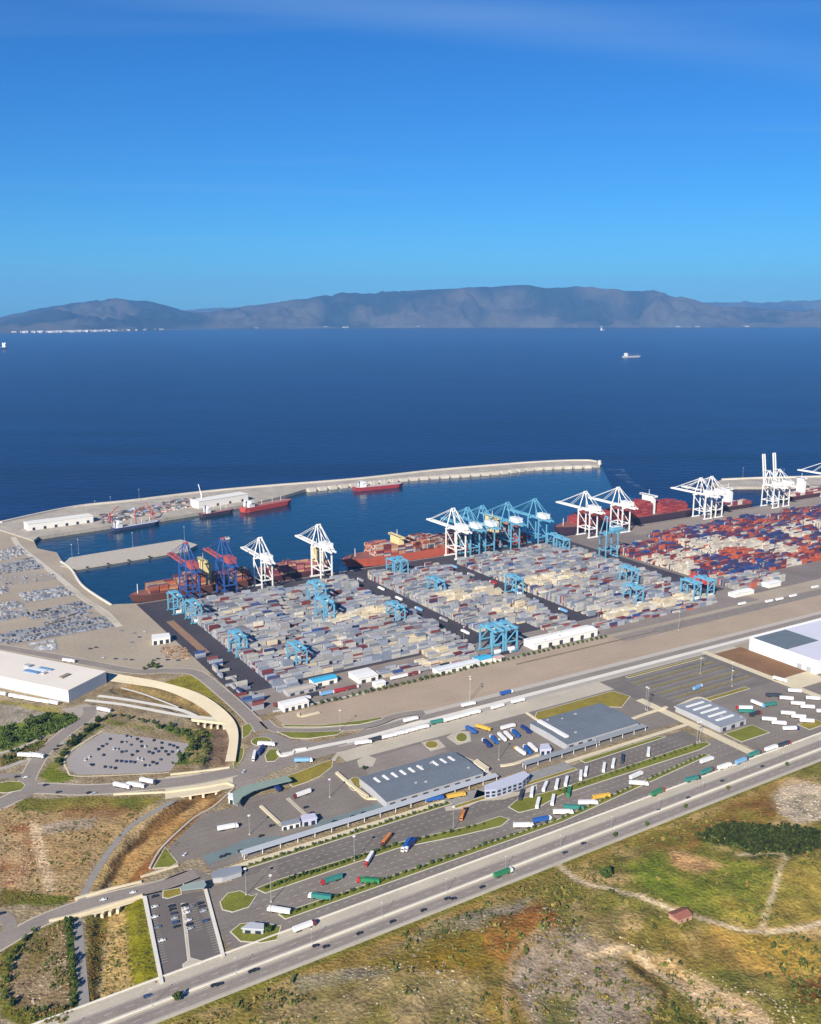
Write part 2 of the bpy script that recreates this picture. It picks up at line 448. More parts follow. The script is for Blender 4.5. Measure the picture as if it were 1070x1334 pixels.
patch('N', [(430, 400), (520, 370), (610, 385), (700, 400), (850, 400), (900, 440), (930, 500), (900, 590), (850, 620), (740, 600), (600, 550), (480, 480)], alb(116, 124, 54), c2=alb(144, 132, 68))
patch('N', [(430, 420), (540, 390), (590, 470), (660, 520), (640, 560), (540, 520)], alb(104, 122, 46), 0.7)
patch('N', [(575, 365), (690, 390), (760, 420), (660, 440), (590, 425)], alb(190, 152, 112), 0.8)
patch('N', [(950, 410), (1070, 350), (1070, 600), (890, 620), (930, 470)], alb(150, 134, 72), c2=alb(120, 118, 58))
patch('N', [(915, 200), (960, 160), (1030, 148), (1075, 150), (1075, 272), (990, 285), (930, 252)], alb(196, 182, 158))
patch('N', [(955, 215), (1000, 180), (1075, 180), (1075, 262), (1000, 262)], alb(150, 144, 122), 0.8)
patch('N', [(660, 330), (760, 296), (880, 306), (1000, 300), (1068, 316), (1068, 372), (960, 395), (850, 395), (790, 356)], alb(58, 70, 30))
patch('O', [(60, 205), (200, 190), (330, 105), (440, 72), (530, 58), (480, 95), (340, 145), (230, 215), (60, 240)], alb(152, 144, 124), c2=alb(128, 122, 86))
patch('O', [(190, 185), (350, 125), (460, 125), (480, 190), (380, 196), (240, 200)], alb(138, 116, 46), c2=alb(122, 112, 56))
patch('O', [(430, 100), (540, 72), (575, 108), (530, 140), (480, 195), (430, 155)], RED, c2=alb(140, 112, 60))
patch('O', [(495, 175), (540, 125), (620, 120), (690, 165), (700, 200), (762, 240), (748, 310), (520, 310), (480, 240)], alb(158, 146, 128), c2=alb(132, 118, 92))
patch('O', [(0, 250), (200, 215), (380, 205), (470, 240), (440, 310), (0, 310)], alb(158, 142, 104), c2=alb(112, 106, 60))
patch('O', [(420, 232), (500, 228), (525, 310), (420, 310)], alb(136, 114, 54), 0.7)
patch('O', [(540, 245), (600, 245), (605, 310), (530, 310)], alb(96, 98, 50), 0.8)
patch('O', [(600, 60), (660, 85), (690, 120), (650, 150), (590, 110)], alb(120, 108, 60), c2=alb(176, 158, 120))
patch('O', [(640, 130), (720, 160), (800, 190), (960, 270), (985, 310), (870, 310), (830, 255), (740, 195)], alb(206, 184, 146), c2=alb(176, 150, 106))
patch('O', [(850, 108), (1075, 140), (1075, 205), (960, 205), (890, 150)], alb(196, 162, 92), c2=alb(150, 132, 64))
patch('O', [(860, 190), (960, 210), (1010, 250), (960, 265), (880, 225)], alb(112, 112, 58), c2=alb(150, 134, 84))
patch('O', [(1015, 215), (1075, 210), (1075, 262), (1025, 256)], alb(112, 78, 44))
patch('O', [(705, 172), (785, 232), (765, 310), (738, 310), (768, 238), (695, 180)], alb(80, 70, 38))
patch('O', [(760, 265), (860, 300), (840, 310), (750, 310)], alb(96, 92, 44))
# tracks worn into the hillside
def track(k, pts, w, rgb):
    ln = smooth_line([at(*pix(k, *p)) for p in pts], 5)
    d = pldist(XX, YY, [(p.x, p.y) for p in ln])
    setc(np.clip((w / 2 + 1.2 - d) / 1.6, 0, 1), rgb, 0.95)
track('N', [(215, 412), (255, 445), (300, 482), (420, 520), (580, 572), (720, 612), (860, 636), (960, 631), (1075, 600)], 4.0, alb(198, 184, 152))
track('N', [(800, 402), (945, 402), (938, 440), (920, 500), (878, 622)], 3.0, alb(186, 172, 138))
track('O', [(630, 180), (700, 165), (745, 195), (830, 255), (900, 310)], 4.5, alb(200, 180, 144))
track('O', [(470, 300), (470, 240), (480, 190), (540, 120)], 3.5, alb(168, 146, 108))
# waste land, wadi and banks on the west side
patch('J', [(0, 330), (90, 300), (620, 296), (540, 372), (350, 562), (290, 700), (0, 700)], alb(178, 152, 112), c2=alb(152, 126, 88))
patch('J', [(60, 318), (90, 298), (640, 290), (560, 345), (60, 350)], alb(112, 112, 52), c2=alb(136, 118, 66))
patch('J', [(240, 335), (480, 330), (540, 350), (420, 372), (250, 375)], alb(132, 98, 66), 0.7)
patch('J', [(0, 400), (110, 395), (140, 610), (60, 650), (0, 640)], alb(188, 160, 122), c2=alb(140, 100, 66))
patch('J', [(150, 400), (380, 370), (360, 410), (170, 440)], alb(168, 152, 134), 0.8)
patch('J', [(108, 392), (150, 388), (218, 650), (176, 664)], alb(200, 176, 142))
patch('J', [(0, 640), (130, 660), (280, 680), (240, 712), (0, 712)], alb(116, 98, 54), c2=alb(90, 96, 40))
patch('J', [(840, 262), (880, 262), (760, 345), (600, 465), (500, 565), (400, 650), (345, 656), (400, 545), (540, 405), (690, 306)], alb(104, 82, 54), c2=alb(128, 98, 62))
patch('J', [(560, 330), (660, 310), (420, 560), (350, 680), (300, 690), (400, 520)], alb(176, 152, 112))
patch('J', [(780, 305), (600, 425), (490, 525), (430, 650), (480, 650), (560, 545), (700, 405), (835, 300)], alb(190, 156, 106), c2=alb(164, 126, 80))
patch('J', [(420, 540), (360, 640), (390, 650), (430, 570)], alb(196, 166, 112))
patch('J', [(835, 300), (700, 402), (560, 545), (470, 650), (570, 605), (650, 480), (900, 270)], alb(152, 106, 66), c2=alb(128, 98, 60))
patch('K', [(330, 280), (440, 250), (400, 400), (372, 630), (335, 640)], alb(138, 110, 58), c2=alb(110, 104, 52))
patch('K', [(425, 250), (478, 236), (500, 480), (525, 600), (380, 616), (412, 400)], alb(198, 170, 116), c2=alb(176, 146, 92))
patch('K', [(478, 236), (562, 200), (626, 555), (525, 604), (498, 480)], alb(126, 122, 42), c2=alb(112, 106, 44))
patch('K', [(0, 430), (110, 345), (250, 290), (300, 640), (250, 700), (60, 700), (0, 660)], alb(116, 112, 46), c2=alb(96, 96, 38))
patch('K', [(100, 390), (130, 350), (250, 300), (275, 620), (200, 645), (60, 640), (22, 590), (35, 480)], alb(158, 138, 110), c2=alb(112, 96, 58))
patch('K', [(248, 290), (288, 290), (312, 632), (272, 642)], alb(62, 78, 32), crisp=True)
patch('W', [(0, 60), (450, 130), (360, 165), (0, 95)], alb(150, 138, 84), crisp=True)
patch('W', [(0, 90), (340, 150), (220, 212), (0, 255)], alb(156, 146, 130))
patch('W', [(0, 258), (220, 205), (340, 155), (500, 165), (545, 205), (330, 315), (230, 345), (0, 425)], alb(78, 94, 36), c2=alb(108, 118, 50))
patch('W', [(0, 470), (330, 325), (310, 385), (170, 485), (0, 535)], alb(100, 106, 46), c2=alb(122, 116, 62))
patch('W', [(270, 590), (380, 480), (420, 560), (540, 600), (440, 640), (330, 640)], alb(112, 118, 46))
patch('W', [(560, 300), (700, 215), (730, 240), (480, 420), (430, 540), (395, 500), (470, 390)], alb(86, 94, 40), c2=alb(126, 118, 74))
patch('W', [(700, 180), (1075, 260), (1075, 300), (720, 215)], alb(112, 112, 58), c2=alb(140, 128, 88))
patch('D', [(600, 545), (700, 565), (800, 610), (735, 700), (660, 705), (738, 615)], alb(82, 100, 36), c2=alb(104, 112, 44))
patch('D', [(690, 560), (800, 560), (840, 570), (800, 705), (735, 702)], alb(152, 134, 92), c2=alb(122, 112, 64))
patch('D', [(630, 385), (740, 348), (800, 390), (880, 490), (930, 560), (900, 560), (860, 470), (780, 425)], alb(138, 130, 58), crisp=True)
patch('D', [(430, 420), (520, 385), (640, 400), (760, 450), (840, 510), (760, 512), (640, 470), (520, 440)], alb(140, 118, 84), c2=alb(116, 102, 66))
patch('D', [(825, 560), (900, 555), (895, 700), (795, 705)], alb(128, 108, 90), c2=alb(112, 92, 72))
_l = CC.mean(-1, keepdims=True); _h = np.clip((sH + 5) / 10, 0, 1)[..., None]
CC[:] = np.clip(_l + (CC - _l) * (1.12 - 0.02 * _h), 0.004, 1) * (1 + (np.array([1.05, 0.98, 0.96]) - 1) * _h) * (0.74 + 0.50 * n2[..., None])
nyv, nxv = XX.shape
idx = np.arange(nyv * nxv).reshape(nyv, nxv)
Fq = np.stack([idx[:-1, :-1], idx[:-1, 1:], idx[1:, 1:], idx[1:, :-1]], -1).reshape(-1, 4)
tm = quad_mesh('hillside', np.stack([XX, YY, ZZ], -1).reshape(-1, 3), Fq, CC.reshape(-1, 3))
tm.shade_smooth()
HILL_M = mat('earth_and_grass', source='attr', rough=0.95, var=0.58, scale=0.09, scale2=0.42, spec=0.1, bump=1.3)
struct(link('hillside', tm, HILL_M), 'stony grassy hillside and waste land beside the highway')
def ground_z(x, y): return float(height(np.array([x]), np.array([y]))[0])

# ---- far mountains across the strait
def mountains(name, label, prof, coast_rows, d_ridge, d_end, seed, cols, low):
    xs = np.arange(-260, 1331, 3.0)
    ry = np.interp(xs, [p[0] for p in prof], [p[1] for p in prof])
    ry = ry + (fbm(xs, xs * 0, 60, seed, 4) - 0.5) * 3.0 + (fbm(xs, xs * 0, 16, seed + 2, 4) - 0.5) * 2.4
    cy_ = np.interp(xs, [p[0] for p in coast_rows], [p[1] for p in coast_rows])
    K = 96; V = []; C = []
    for j in range(K):
        t = j / (K - 1)
        for i, x in enumerate(xs):
            c0 = at(x, cy_[i], SEA_Z); dn = math.hypot(c0.x, c0.y); ux, uy = c0.x / dn, c0.y / dn
            k_ = dn / c0.y; dr = d_ridge * k_
            d = dn + (d_end * k_ - dn) * t
            a, b = (x - CX) / FPX, -(ry[i] - CY) / FPX
            dd = (a, _c + b * _s, -_s + b * _c)
            hr = CAM_H + dd[2] / math.hypot(dd[0], dd[1]) * dr
            q = (d - dn) / (dr - dn)
            sh = (q ** 1.25 if q <= 1 else max(0.0, 1 - (q - 1) * 1.1))
            V.append((ux * d, uy * d, hr * sh)); C.append((q, hr))
    V = np.array(V); q = np.array([c[0] for c in C]); hr = np.array([c[1] for c in C])
    rid = 1 - np.abs(2 * fbm(V[:, 0], V[:, 1], 1900, seed + 5, 6, 0.58) - 1) * 1.6
    wgt = np.clip(np.sin(np.clip(q, 0, 1) * math.pi), 0, 1)
    V[:, 2] = V[:, 2] + (rid - 0.72) * 0.85 * hr * wgt
    V[:, 2] = V[:, 2] + (np.abs(2 * fbm(V[:, 0], V[:, 1], 800, seed + 15, 4, 0.6) - 1) - 0.25) * -420 * np.clip(q * 2, 0, 1) * np.clip((1.0 - q) * 6, 0.12, 1) * np.clip(hr / 600, 0.2, 1)
    V[:, 2] = np.maximum(V[:, 2], np.where(q > 0.02, 4.0, SEA_Z - 2))
    V[:, 2] = np.where(q <= 0.001, SEA_Z - 3, V[:, 2])
    nn = fbm(V[:, 0], V[:, 1], 1500, seed + 3, 5)
    t = np.clip((nn - 0.42) * 7, 0, 1)[:, None]
    CCm = np.array(cols[0]) * (1 - t) + np.array(cols[1]) * t
    t2 = np.clip(1 - q * 4, 0, 1)[:, None] * np.clip((fbm(V[:, 0], V[:, 1], 500, seed + 8, 3) - 0.35) * 4, 0, 1)[:, None]
    CCm = CCm * (1 - t2) + np.array(low) * t2
    n = len(xs); id_ = np.arange(K * n).reshape(K, n)
    F_ = np.stack([id_[:-1, :-1], id_[:-1, 1:], id_[1:, 1:], id_[1:, :-1]], -1).reshape(-1, 4)
    me = quad_mesh(name, V, F_, CCm)
    me.shade_smooth()
    o = link(name, me, mat('mountain_slopes', source='attr', rough=1.0, var=0.3, scale=0.002, scale2=0.009, spec=0.0))
    return struct(o, label)
PROF = [(-260, 418), (0, 413), (40, 405), (90, 396), (150, 389), (200, 393), (245, 405), (270, 407), (300, 403), (340, 396), (400, 388), (460, 381), (530, 379), (600, 376), (640, 373), (675, 370), (710, 375), (770, 373), (810, 378), (850, 379), (890, 388), (930, 398), (985, 401), (1040, 405), (1100, 404), (1330, 400)]
COASTR = [(-260, 436), (60, 434), (160, 432), (250, 429), (500, 427), (1330, 426)]
mountains('hills', 'long range of mountains across the strait', PROF, COASTR, 21500, 25500, 71, (alb(38, 42, 34), alb(84, 76, 60)), alb(96, 90, 78))
PROF2 = [(-260, 420), (200, 410), (250, 403), (290, 400), (340, 402), (400, 404), (860, 404), (900, 396), (960, 393), (1010, 394), (1070, 391), (1330, 386)]
mountains('hills', 'pale distant ridge behind the near mountain range', PROF2, [(-260, 419), (1330, 419)], 29500, 31500, 93, (alb(44, 48, 38), alb(76, 72, 58)), alb(90, 84, 70))
rows = []
for i in range(330):
    x = rng.choice([rng.gauss(105, 28), rng.gauss(85, 22), rng.gauss(120, 30), rng.uniform(150, 1000)])
    r0 = float(np.interp(x, [p[0] for p in COASTR], [p[1] for p in COASTR]))
    p = at(x, r0 - rng.uniform(0.25, 1.2), 0)
    s_ = rng.uniform(14, 50); h_ = rng.uniform(8, 22)
    k = rng.uniform(0.3, 0.6) if x < 180 else rng.uniform(0.15, 0.3)
    rows.append((p.x, p.y, h_ / 2 + 6 , s_ * rng.uniform(1, 2.4), s_, h_ + 8, rng.uniform(0, 3), k, k * 0.97, k * 0.92))
tag(link('far_town', rows_mesh('far_town', rows), mat('white_render', source='attr', var=0.0)), 'white houses of a town along the far shore', 'town', kind='stuff')

# ---- the air
hz = MB().box((0, 15000, 605), (33400, 35000, 1240)).obj('haze', None)
hm = bpy.data.materials.new('haze_air'); hm.use_nodes = True
hn = hm.node_tree.nodes; hn.remove(hn['Principled BSDF'])
pv = hn.new('ShaderNodeVolumePrincipled')
pv.inputs['Color'].default_value = (0.20, 0.50, 1.0, 1)
pv.inputs['Density'].default_value = 3.2e-5
pv.inputs['Anisotropy'].default_value = 0.0
hm.node_tree.links.new(pv.outputs[0], hn['Material Output'].inputs['Volume'])
hz.data.materials.append(hm)
tag(hz, 'thin blue sea haze over the strait', 'haze', kind='stuff')
# ================================================================== ROADS, YARDS, VERGES
ASPH = mat('asphalt', alb(132, 123, 113), rough=0.9, var=0.22, scale=0.03, scale2=0.5, spec=0.2, streak=0.5)
ASPHD = mat('asphalt_dark', alb(120, 112, 104), rough=0.9, var=0.22, scale=0.04, scale2=0.5, spec=0.2, streak=0.6)
ROADM = mat('road_asphalt', alb(146, 136, 126), rough=0.9, var=0.18, scale=0.03, scale2=0.4, spec=0.2, streak=0.5)
YARDM = mat('yard_asphalt', alb(72, 68, 74), rough=0.85, var=0.28, scale=0.02, scale2=0.3, spec=0.2, streak=0.3)
YARDB = mat('yard_worn', alb(128, 117, 110), rough=0.9, var=0.22, scale=0.02, scale2=0.3)
CONC = mat('concrete', alb(190, 180, 160), rough=0.9, var=0.16, scale=0.04, scale2=0.5, streak=0.4)
CONCW = mat('concrete_white', alb(224, 218, 204), rough=0.9, var=0.1, scale=0.05, scale2=0.6)
CREAM = mat('concrete_cream', alb(216, 202, 170), rough=0.9, var=0.12, scale=0.04, scale2=0.5)
BEIGE = mat('rail_yard_gravel', alb(174, 155, 132), rough=0.95, var=0.16, scale=0.02, scale2=0.4, streak=0.5)
LAWN = mat('lawn', alb(120, 122, 48), rough=0.95, var=0.35, scale=0.06, scale2=0.6, spec=0.1, bump=0.3)
LAWNY = mat('lawn_dry', alb(142, 128, 54), rough=0.95, var=0.35, scale=0.06, scale2=0.6, spec=0.1, bump=0.3)
SOILB = mat('bare_soil', alb(132, 98, 66), rough=0.95, var=0.3, scale=0.05, scale2=0.5, bump=0.3)
PAINT = mat('road_paint', alb(190, 187, 178), rough=0.7, var=0.12, scale=0.2, scale2=1.0)
KERBM = mat('kerb_stone', alb(212, 204, 188), rough=0.9, var=0.1, scale=0.2, scale2=1.0)
LOTM = mat('lot_paving', alb(164, 156, 150), rough=0.9, var=0.12, scale=0.03, scale2=0.5)

def area(name, pts, z, m, label):
    return struct(MB().sheet(gpoly(pts, z), z).obj(name, m), label)
def uvrect(u0, u1, v0, v1, tilt=0.0):
    return [uv(u0, v0 + tilt * u0), uv(u1, v0 + tilt * u1), uv(u1, v1 + tilt * u1), uv(u0, v1 + tilt * u0)]
def uarea(name, u0, u1, v0, v1, z, m, label, tilt=0.0):
    return struct(MB().sheet(uvrect(u0, u1, v0, v1, tilt), z).obj(name, m), label)
def road(name, pts, w, z, m, label, closed=False, shoulder=0.0):
    ln = smooth_line([at(*p, z) for p in pts], 5, closed)
    o = struct(ribbon_mb(ln, w, z, closed=closed).obj(name, m), label)
    if shoulder:
        s = struct(ribbon_mb(ln, w + 2 * shoulder, z - 0.03, closed=closed).obj('pavement', CONC), 'pale edge strip along the ' + label)
    return ln
def island(poly, label, top=None, h=0.18, kerb=0.7, z=0.1):
    """kerbed island: a low raised stone edge with turf inside"""
    b = struct(MB().prism(poly, 0.0, z + h).obj('kerb', KERBM), 'kerb round the ' + label)
    t = struct(MB().sheet(inset(poly, kerb), z + h + 0.04).obj('verge', top or LAWN), label)
    return t
def oval(cx, cy, rx, ry, n=20):
    """oval on the ground whose outline was measured in pixels"""
    return [at(cx + rx * math.cos(2 * math.pi * i / n), cy + ry * math.sin(2 * math.pi * i / n), 0.2) for i in range(n)]

# ---- terminal
uarea('yard_pavement', -8, 742, -1.5, -432, 0.05, YARDM, 'dark asphalt of the grey container terminal')
uarea('yard_pavement', 742, 2400, -1.5, -408, 0.05, YARDB, 'worn brown grey paving of the colourful container terminal')
uarea('yard_pavement', -6, 742, -372, -432, 0.10, mat('dusty_yard', alb(142, 130, 120), var=0.25, scale=0.03, scale2=0.4, streak=0.3), 'dusty service strip along the foot of the terminal')
uarea('quay_apron', 880, 2400, -6, -62, 0.10, mat('apron', alb(150, 138, 126), var=0.15, scale=0.03), 'bare paved apron behind the red container ship')
uarea('track', 4, 14, -95, -235, 0.10, mat('rusty_ballast', alb(150, 118, 92), var=0.25), 'strip of rusty brown ballast at the edge of the terminal')
struct(MB().prism(uvrect(-8, 2400, 0.4, -1.5), -2.5, 0.35).obj('quay', mat('quay_edge', alb(150, 144, 138), var=0.2)), 'concrete edge of the container quay')
rl = MB()
for v in (-5.0, -35.5): rl.prism(uvrect(0, 2400, v, v - 0.35), 0.06, 0.2)
struct(rl.obj('track', mat('steel_rail', alb(120, 112, 108), metal=0.3, rough=0.5)), 'steel crane rails along the quay')
# ---- railway strip and the parallel roads
uarea('rail_yard', 6, 2400, -441, -509, 0.04, BEIGE, 'beige gravel strip of the unfinished rail yard')
uarea('rail_yard', 300, 520, -452, -455, 0.09, mat('dark_ballast', alb(128, 112, 92), var=0.3), 'dark ballast line across the rail yard')
uarea('rail_yard', 460, 900, -441, -462, 0.08, mat('grey_ballast', alb(146, 136, 124), var=0.25), 'grey ballast beside the container terminal')
tk = MB()
for v in (-445.5, -449.5, -453.5, -458): 
    for dv_ in (0, 1.5): tk.prism(uvrect(520, 2000, v - dv_, v - dv_ - 0.2), 0.05, 0.24)
struct(tk.obj('track', MATS['steel_rail']), 'rails of the freight tracks beside the terminal')
uarea('pavement', 70, 2400, -509, -517, 0.06, mat('rail_concrete', alb(190, 180, 166), var=0.12), 'pale service strip beside the rail yard')
uarea('road', 60, 2400, -517, -527, 0.10, ROADM, 'straight port road between the rail yard and the customs area')
uarea('pavement', 40, 2400, -527, -534, 0.07, CONCW, 'white concrete strip beside the straight port road')
uarea('road', 30, 2400, -534, -541, 0.09, mat('road_pale', alb(176, 168, 156), var=0.12), 'pale service lane where lorries queue')
uarea('pavement', 22, 560, -541, -566, 0.08, CONC, 'wide concrete strip where white lorries are parked')
# ---- customs area
uarea('asphalt_yard', -6, 345, -566, -662, 0.06, ASPH, 'grey asphalt of the customs yard')
uarea('asphalt_yard', 345, 516, -543, -640, 0.10, ASPHD, 'dark asphalt of the empty parking field')
uarea('asphalt_yard', 356, 600, -636, -752, 0.07, ASPH, 'asphalt of the lorry park full of white trailers')
uarea('pavement', 510, 520, -536, -742, 0.12, CREAM, 'cream concrete road beside the white warehouse')
uarea('pavement', 343, 353, -600, -750, 0.14, CREAM, 'cream concrete road between the lorry lanes and the lorry park')
uarea('verge', 520, 566, -548, -640, 0.12, SOILB, 'bare brown soil beside the white warehouse')
uarea('pavement', 520, 566, -640, -668, 0.13, CREAM, 'cream dirt apron in front of the white warehouse')
for k in range(9):
    v = -556 - k * 8.6
    if k % 2: uarea('verge', 372 + k * 1.5, 500, v, v - 2.2, 0.16, LAWNY, 'narrow green strip between parking rows')
lm = MB()
for k in range(9):
    v = -552 - k * 8.6
    for j in range(46): lm.prism(uvrect(374 + j * 2.75, 374.2 + j * 2.75, v, v - 4.6), 0.1, 0.14)
struct(lm.obj('road_marking', PAINT), 'white bay lines of the empty parking field')
island(uvrect(380, 500, -546, -551), 'long dry lawn along the top of the parking field', LAWNY)
island(uvrect(404, 470, -634, -641), 'dry lawn below the parking field', LAWNY)
island([uv(236, -570), uv(340, -569), uv(346, -590), uv(318, -606), uv(296, -590), uv(224, -600), uv(226, -580)], 'broad dry lawn around the middle customs hall', LAWNY)
island(uvrect(358, 398, -703, -724), 'lawn below the small dark shed', LAWN)
island(uvrect(436, 462, -726, -740), 'lawn corner at the lorry park', LAWNY)
for pts, lb in (([(700, 420), (790, 455), (850, 520), (800, 560), (740, 500), (690, 450)], 'between the big customs hall and the office'), ([(760, 590), (830, 612), (980, 600), (1070, 560), (1070, 590), (900, 640), (770, 650), (690, 690), (600, 700), (590, 680), (740, 640)], 'in front of the office building'), ([(140, 440), (190, 410), (240, 430), (220, 470), (150, 475)], 'at the corner of the customs yard'), ([(470, 345), (560, 330), (600, 370), (520, 392)], 'beside the small lawn of the customs yard'), ([(600, 320), (650, 285), (720, 290), (730, 340), (660, 360)], 'round the circular lawn of the customs yard')):
    area('pavement', PL('S', *pts), 0.11, CONC, 'pale paving ' + lb)
island(oval(*pix('S', 680, 320), 8, 6), 'circular lawn in the customs yard', LAWN)
island(oval(*pix('S', 525, 357), 9, 5), 'small lawn in the customs yard', LAWNY)
island(oval(*pix('S', 130, 560), 9, 9), 'small dry lawn beside the cream wall', LAWNY)
area('asphalt_yard', PL('S', (170, 440), (480, 350), (620, 390), (200, 520)), 0.09, ROADM, 'worn paler asphalt behind the big customs hall')
# ---- the lorry lanes
uarea('road', -132, 330, -677, -706, 0.06, ASPHD, 'upper row of lorry lanes')
uarea('road', -140, 345, -706, -746, 0.08, ASPH, 'middle row of lorry lanes')
uarea('road', -138, 420, -746, -757.5, 0.10, ASPH, 'lower lorry lane beside the highway')
uarea('pavement', -128, 60, -668.5, -674, 0.10, CREAM, 'cream concrete path below the long roof')
uarea('pavement', 190, 345, -667, -672, 0.10, CREAM, 'cream concrete path below the middle customs hall')
uarea('verge', 60, 190, -668, -680, 0.11, mat('grey_paving', alb(148, 146, 140), var=0.2), 'grey paving below the office building')
lm = MB()
for v in (-684.5, -691, -697.5): 
    for j in range(60): lm.prism(uvrect(-110 + j * 7, -107 + j * 7, v, v - 0.3), 0.06, 0.09)
for v in (-719, -726, -733):
    for j in range(70): lm.prism(uvrect(-130 + j * 7, -127 + j * 7, v, v - 0.3), 0.08, 0.11)
for v in (-750.5,):
    for j in range(80): lm.prism(uvrect(-160 + j * 7, -157 + j * 7, v, v - 0.3), 0.10, 0.13)
struct(lm.obj('road_marking', PAINT), 'dashed white lines of the lorry lanes')
island(uvrect(-124, 62, -673.5, -678), 'narrow hedge strip along the upper lorry lanes', LAWN)
island([uv(-122, -704), uv(-104, -702), uv(-6, -705), uv(60, -714), uv(84, -714), uv(88, -722), uv(76, -727), uv(40, -722), uv(-10, -712), uv(-118, -713)], 'long planted median between the lorry lanes', LAWN)
island([uv(-120, -739), uv(120, -742), uv(310, -722), uv(312, -727), uv(122, -747), uv(-118, -747)], 'planted median beside the lower lorry lane', LAWN)
island([uv(98, -706), uv(112, -700), uv(150, -704), uv(315, -703), uv(330, -706), uv(330, -712), uv(312, -715), uv(150, -713), uv(116, -720), uv(100, -718)], 'long planted median below the office building', LAWN)
island([uv(204, -673), uv(300, -674), uv(306, -679), uv(204, -680)], 'grass strip under the middle customs hall', LAWN)
island(uvrect(60, 190, -681, -686), 'grass strip below the office building', LAWNY)
# ---- highway
T = 0.015
uarea('pavement', -420, 1200, -757, -766, 0.12, CONC, 'broad concrete shoulder of the highway', T)
uarea('road', -420, 1200, -766, -776, 0.14, ROADM, 'highway carriageway beside the lorry lanes', T)
struct(MB().prism(uvrect(-420, 1200, -776, -780, T), 0, 0.4).obj('median', CONC), 'pale concrete median of the highway')
uarea('road', -420, 1200, -780, -790, 0.14, ROADM, 'highway carriageway beside the hillside', T)
uarea('pavement', -420, 1200, -790, -793, 0.10, CONC, 'pale gravel edge of the highway', T)
lm = MB()
for v in (-766.6, -775.2, -780.8, -789.3): lm.prism(uvrect(-420, 1200, v, v - 0.35, T), 0.14, 0.17)
for v in (-770.8, -785):
    for j in range(120): lm.prism(uvrect(-400 + j * 13, -395 + j * 13, v, v - 0.3, T), 0.14, 0.17)
struct(lm.obj('road_marking', PAINT), 'white lane lines of the highway')
cb = MB().prism(uvrect(-420, 1200, -756.2, -757, T), 0, 0.9).obj('barrier', CONCW)
tag(cb, 'low white concrete barrier along the highway shoulder', 'barrier')
cb = MB().prism(uvrect(-420, 1200, -777.6, -778.4, T), 0.3, 1.3).obj('barrier', CONCW)
tag(cb, 'white concrete barrier on the highway median', 'barrier')

# ---- west side: junctions, roundabouts, car parks (traced outlines)
area('asphalt_yard', PL('L', (70, 482), (210, 340), (330, 312), (400, 262), (560, 240), (760, 170), (800, 195), (880, 262), (1000, 320), (690, 425), (250, 585), (205, 525), (100, 548)), 0.08, ASPH, 'asphalt of the western customs yard')
area('asphalt_yard', PL('V', (150, 690), (240, 560), (330, 560), (480, 620), (800, 640), (1000, 600), (1075, 620), (820, 720), (520, 800), (300, 880), (180, 960), (20, 1000), (20, 900)), 0.06, ROADM, 'asphalt of the roundabout junction')
road('road', PL('D', (-260, 205), (0, 246), (250, 290), (510, 338), (650, 338), (760, 348), (870, 430), (960, 512), (1015, 570)), 13, 0.09, ROADM, 'port road curving past the white warehouse', shoulder=1.5)
road('road', PL('V', (260, 470), (330, 530), (430, 545), (700, 545), (1075, 505), (1290, 430), (1500, 400)), 10, 0.09, ROADM, 'road from the roundabout to the rail yard', shoulder=1.2)
road('road', PL('V', (330, 620), (430, 660), (600, 655), (800, 630), (1075, 560), (1500, 430)), 11, 0.11, ROADM, 'slip road beside the concrete strip')
road('pavement', PL('V', (370, 735), (490, 715), (700, 670), (1075, 590), (1500, 470)), 6, 0.12, CONCW, 'white concrete kerb road beside the slip road')
road('road', PL('V', (240, 880), (400, 815), (520, 775), (700, 730), (830, 695), (960, 670), (1100, 620)), 9, 0.13, ROADM, 'curved road above the dry lawn')
road('pavement', PL('V', (800, 780), (830, 735), (960, 690), (1100, 650)), 4, 0.15, CONC, 'pale kerb at the customs entrance')
island([at(*p) for p in PL('V', (420, 905), (520, 870), (700, 800), (800, 768), (790, 830), (700, 900), (590, 950), (480, 985))], 'wedge of dry lawn above the western customs yard', LAWNY)
island([at(*p) for p in PL('V', (360, 555), (600, 558), (880, 548), (830, 580), (600, 610), (470, 605))], 'long lens of lawn between the roads by the roundabout', LAWN)
island([at(*p) for p in PL('V', (400, 500), (700, 505), (1000, 470), (1180, 440), (1180, 458), (1000, 500), (700, 520), (420, 520))], 'strip of grass below the rail yard', LAWN)
island([at(*p) for p in PL('V', (265, 740), (300, 690), (370, 690), (385, 750), (350, 785), (280, 790))], 'round lawn by the white kerb wall', LAWN)
island(oval(*pix('V', 243, 630), 14, 6), 'oval lawn in the middle of the roundabout', LAWN)
island([at(*p) for p in PL('V', (90, 510), (150, 490), (180, 530), (150, 580), (95, 610))], 'small lawn at the port road bend', LAWN)
island([at(*p) for p in PL('V', (20, 800), (75, 670), (110, 690), (100, 760), (30, 850))], 'slim lawn beside the channel wall', LAWN)
road('road', PL('W', (-150, 860), (60, 760), (210, 690), (330, 680), (560, 690), (800, 680), (1100, 650), (1350, 620), (1640, 560)), 16, 0.10, ROADM, 'road from the small roundabout to the big junction', shoulder=2.0)
road('road', PL('W', (180, 640), (230, 540), (310, 420), (480, 275), (620, 170), (620, 110)), 13, 0.11, ROADM, 'road leading up to the white warehouse', shoulder=1.2)
road('road', [(p[0], p[1]) for p in PL('W', (-20, 600), (90, 590), (190, 620), (220, 690), (150, 740), (0, 770))], 10, 0.12, ROADM, 'western roundabout lane')
island([at(*p) for p in PL('W', (-40, 650), (60, 632), (150, 635), (180, 660), (150, 695), (40, 715), (-40, 710))], 'oval lawn of the western roundabout', LAWN)
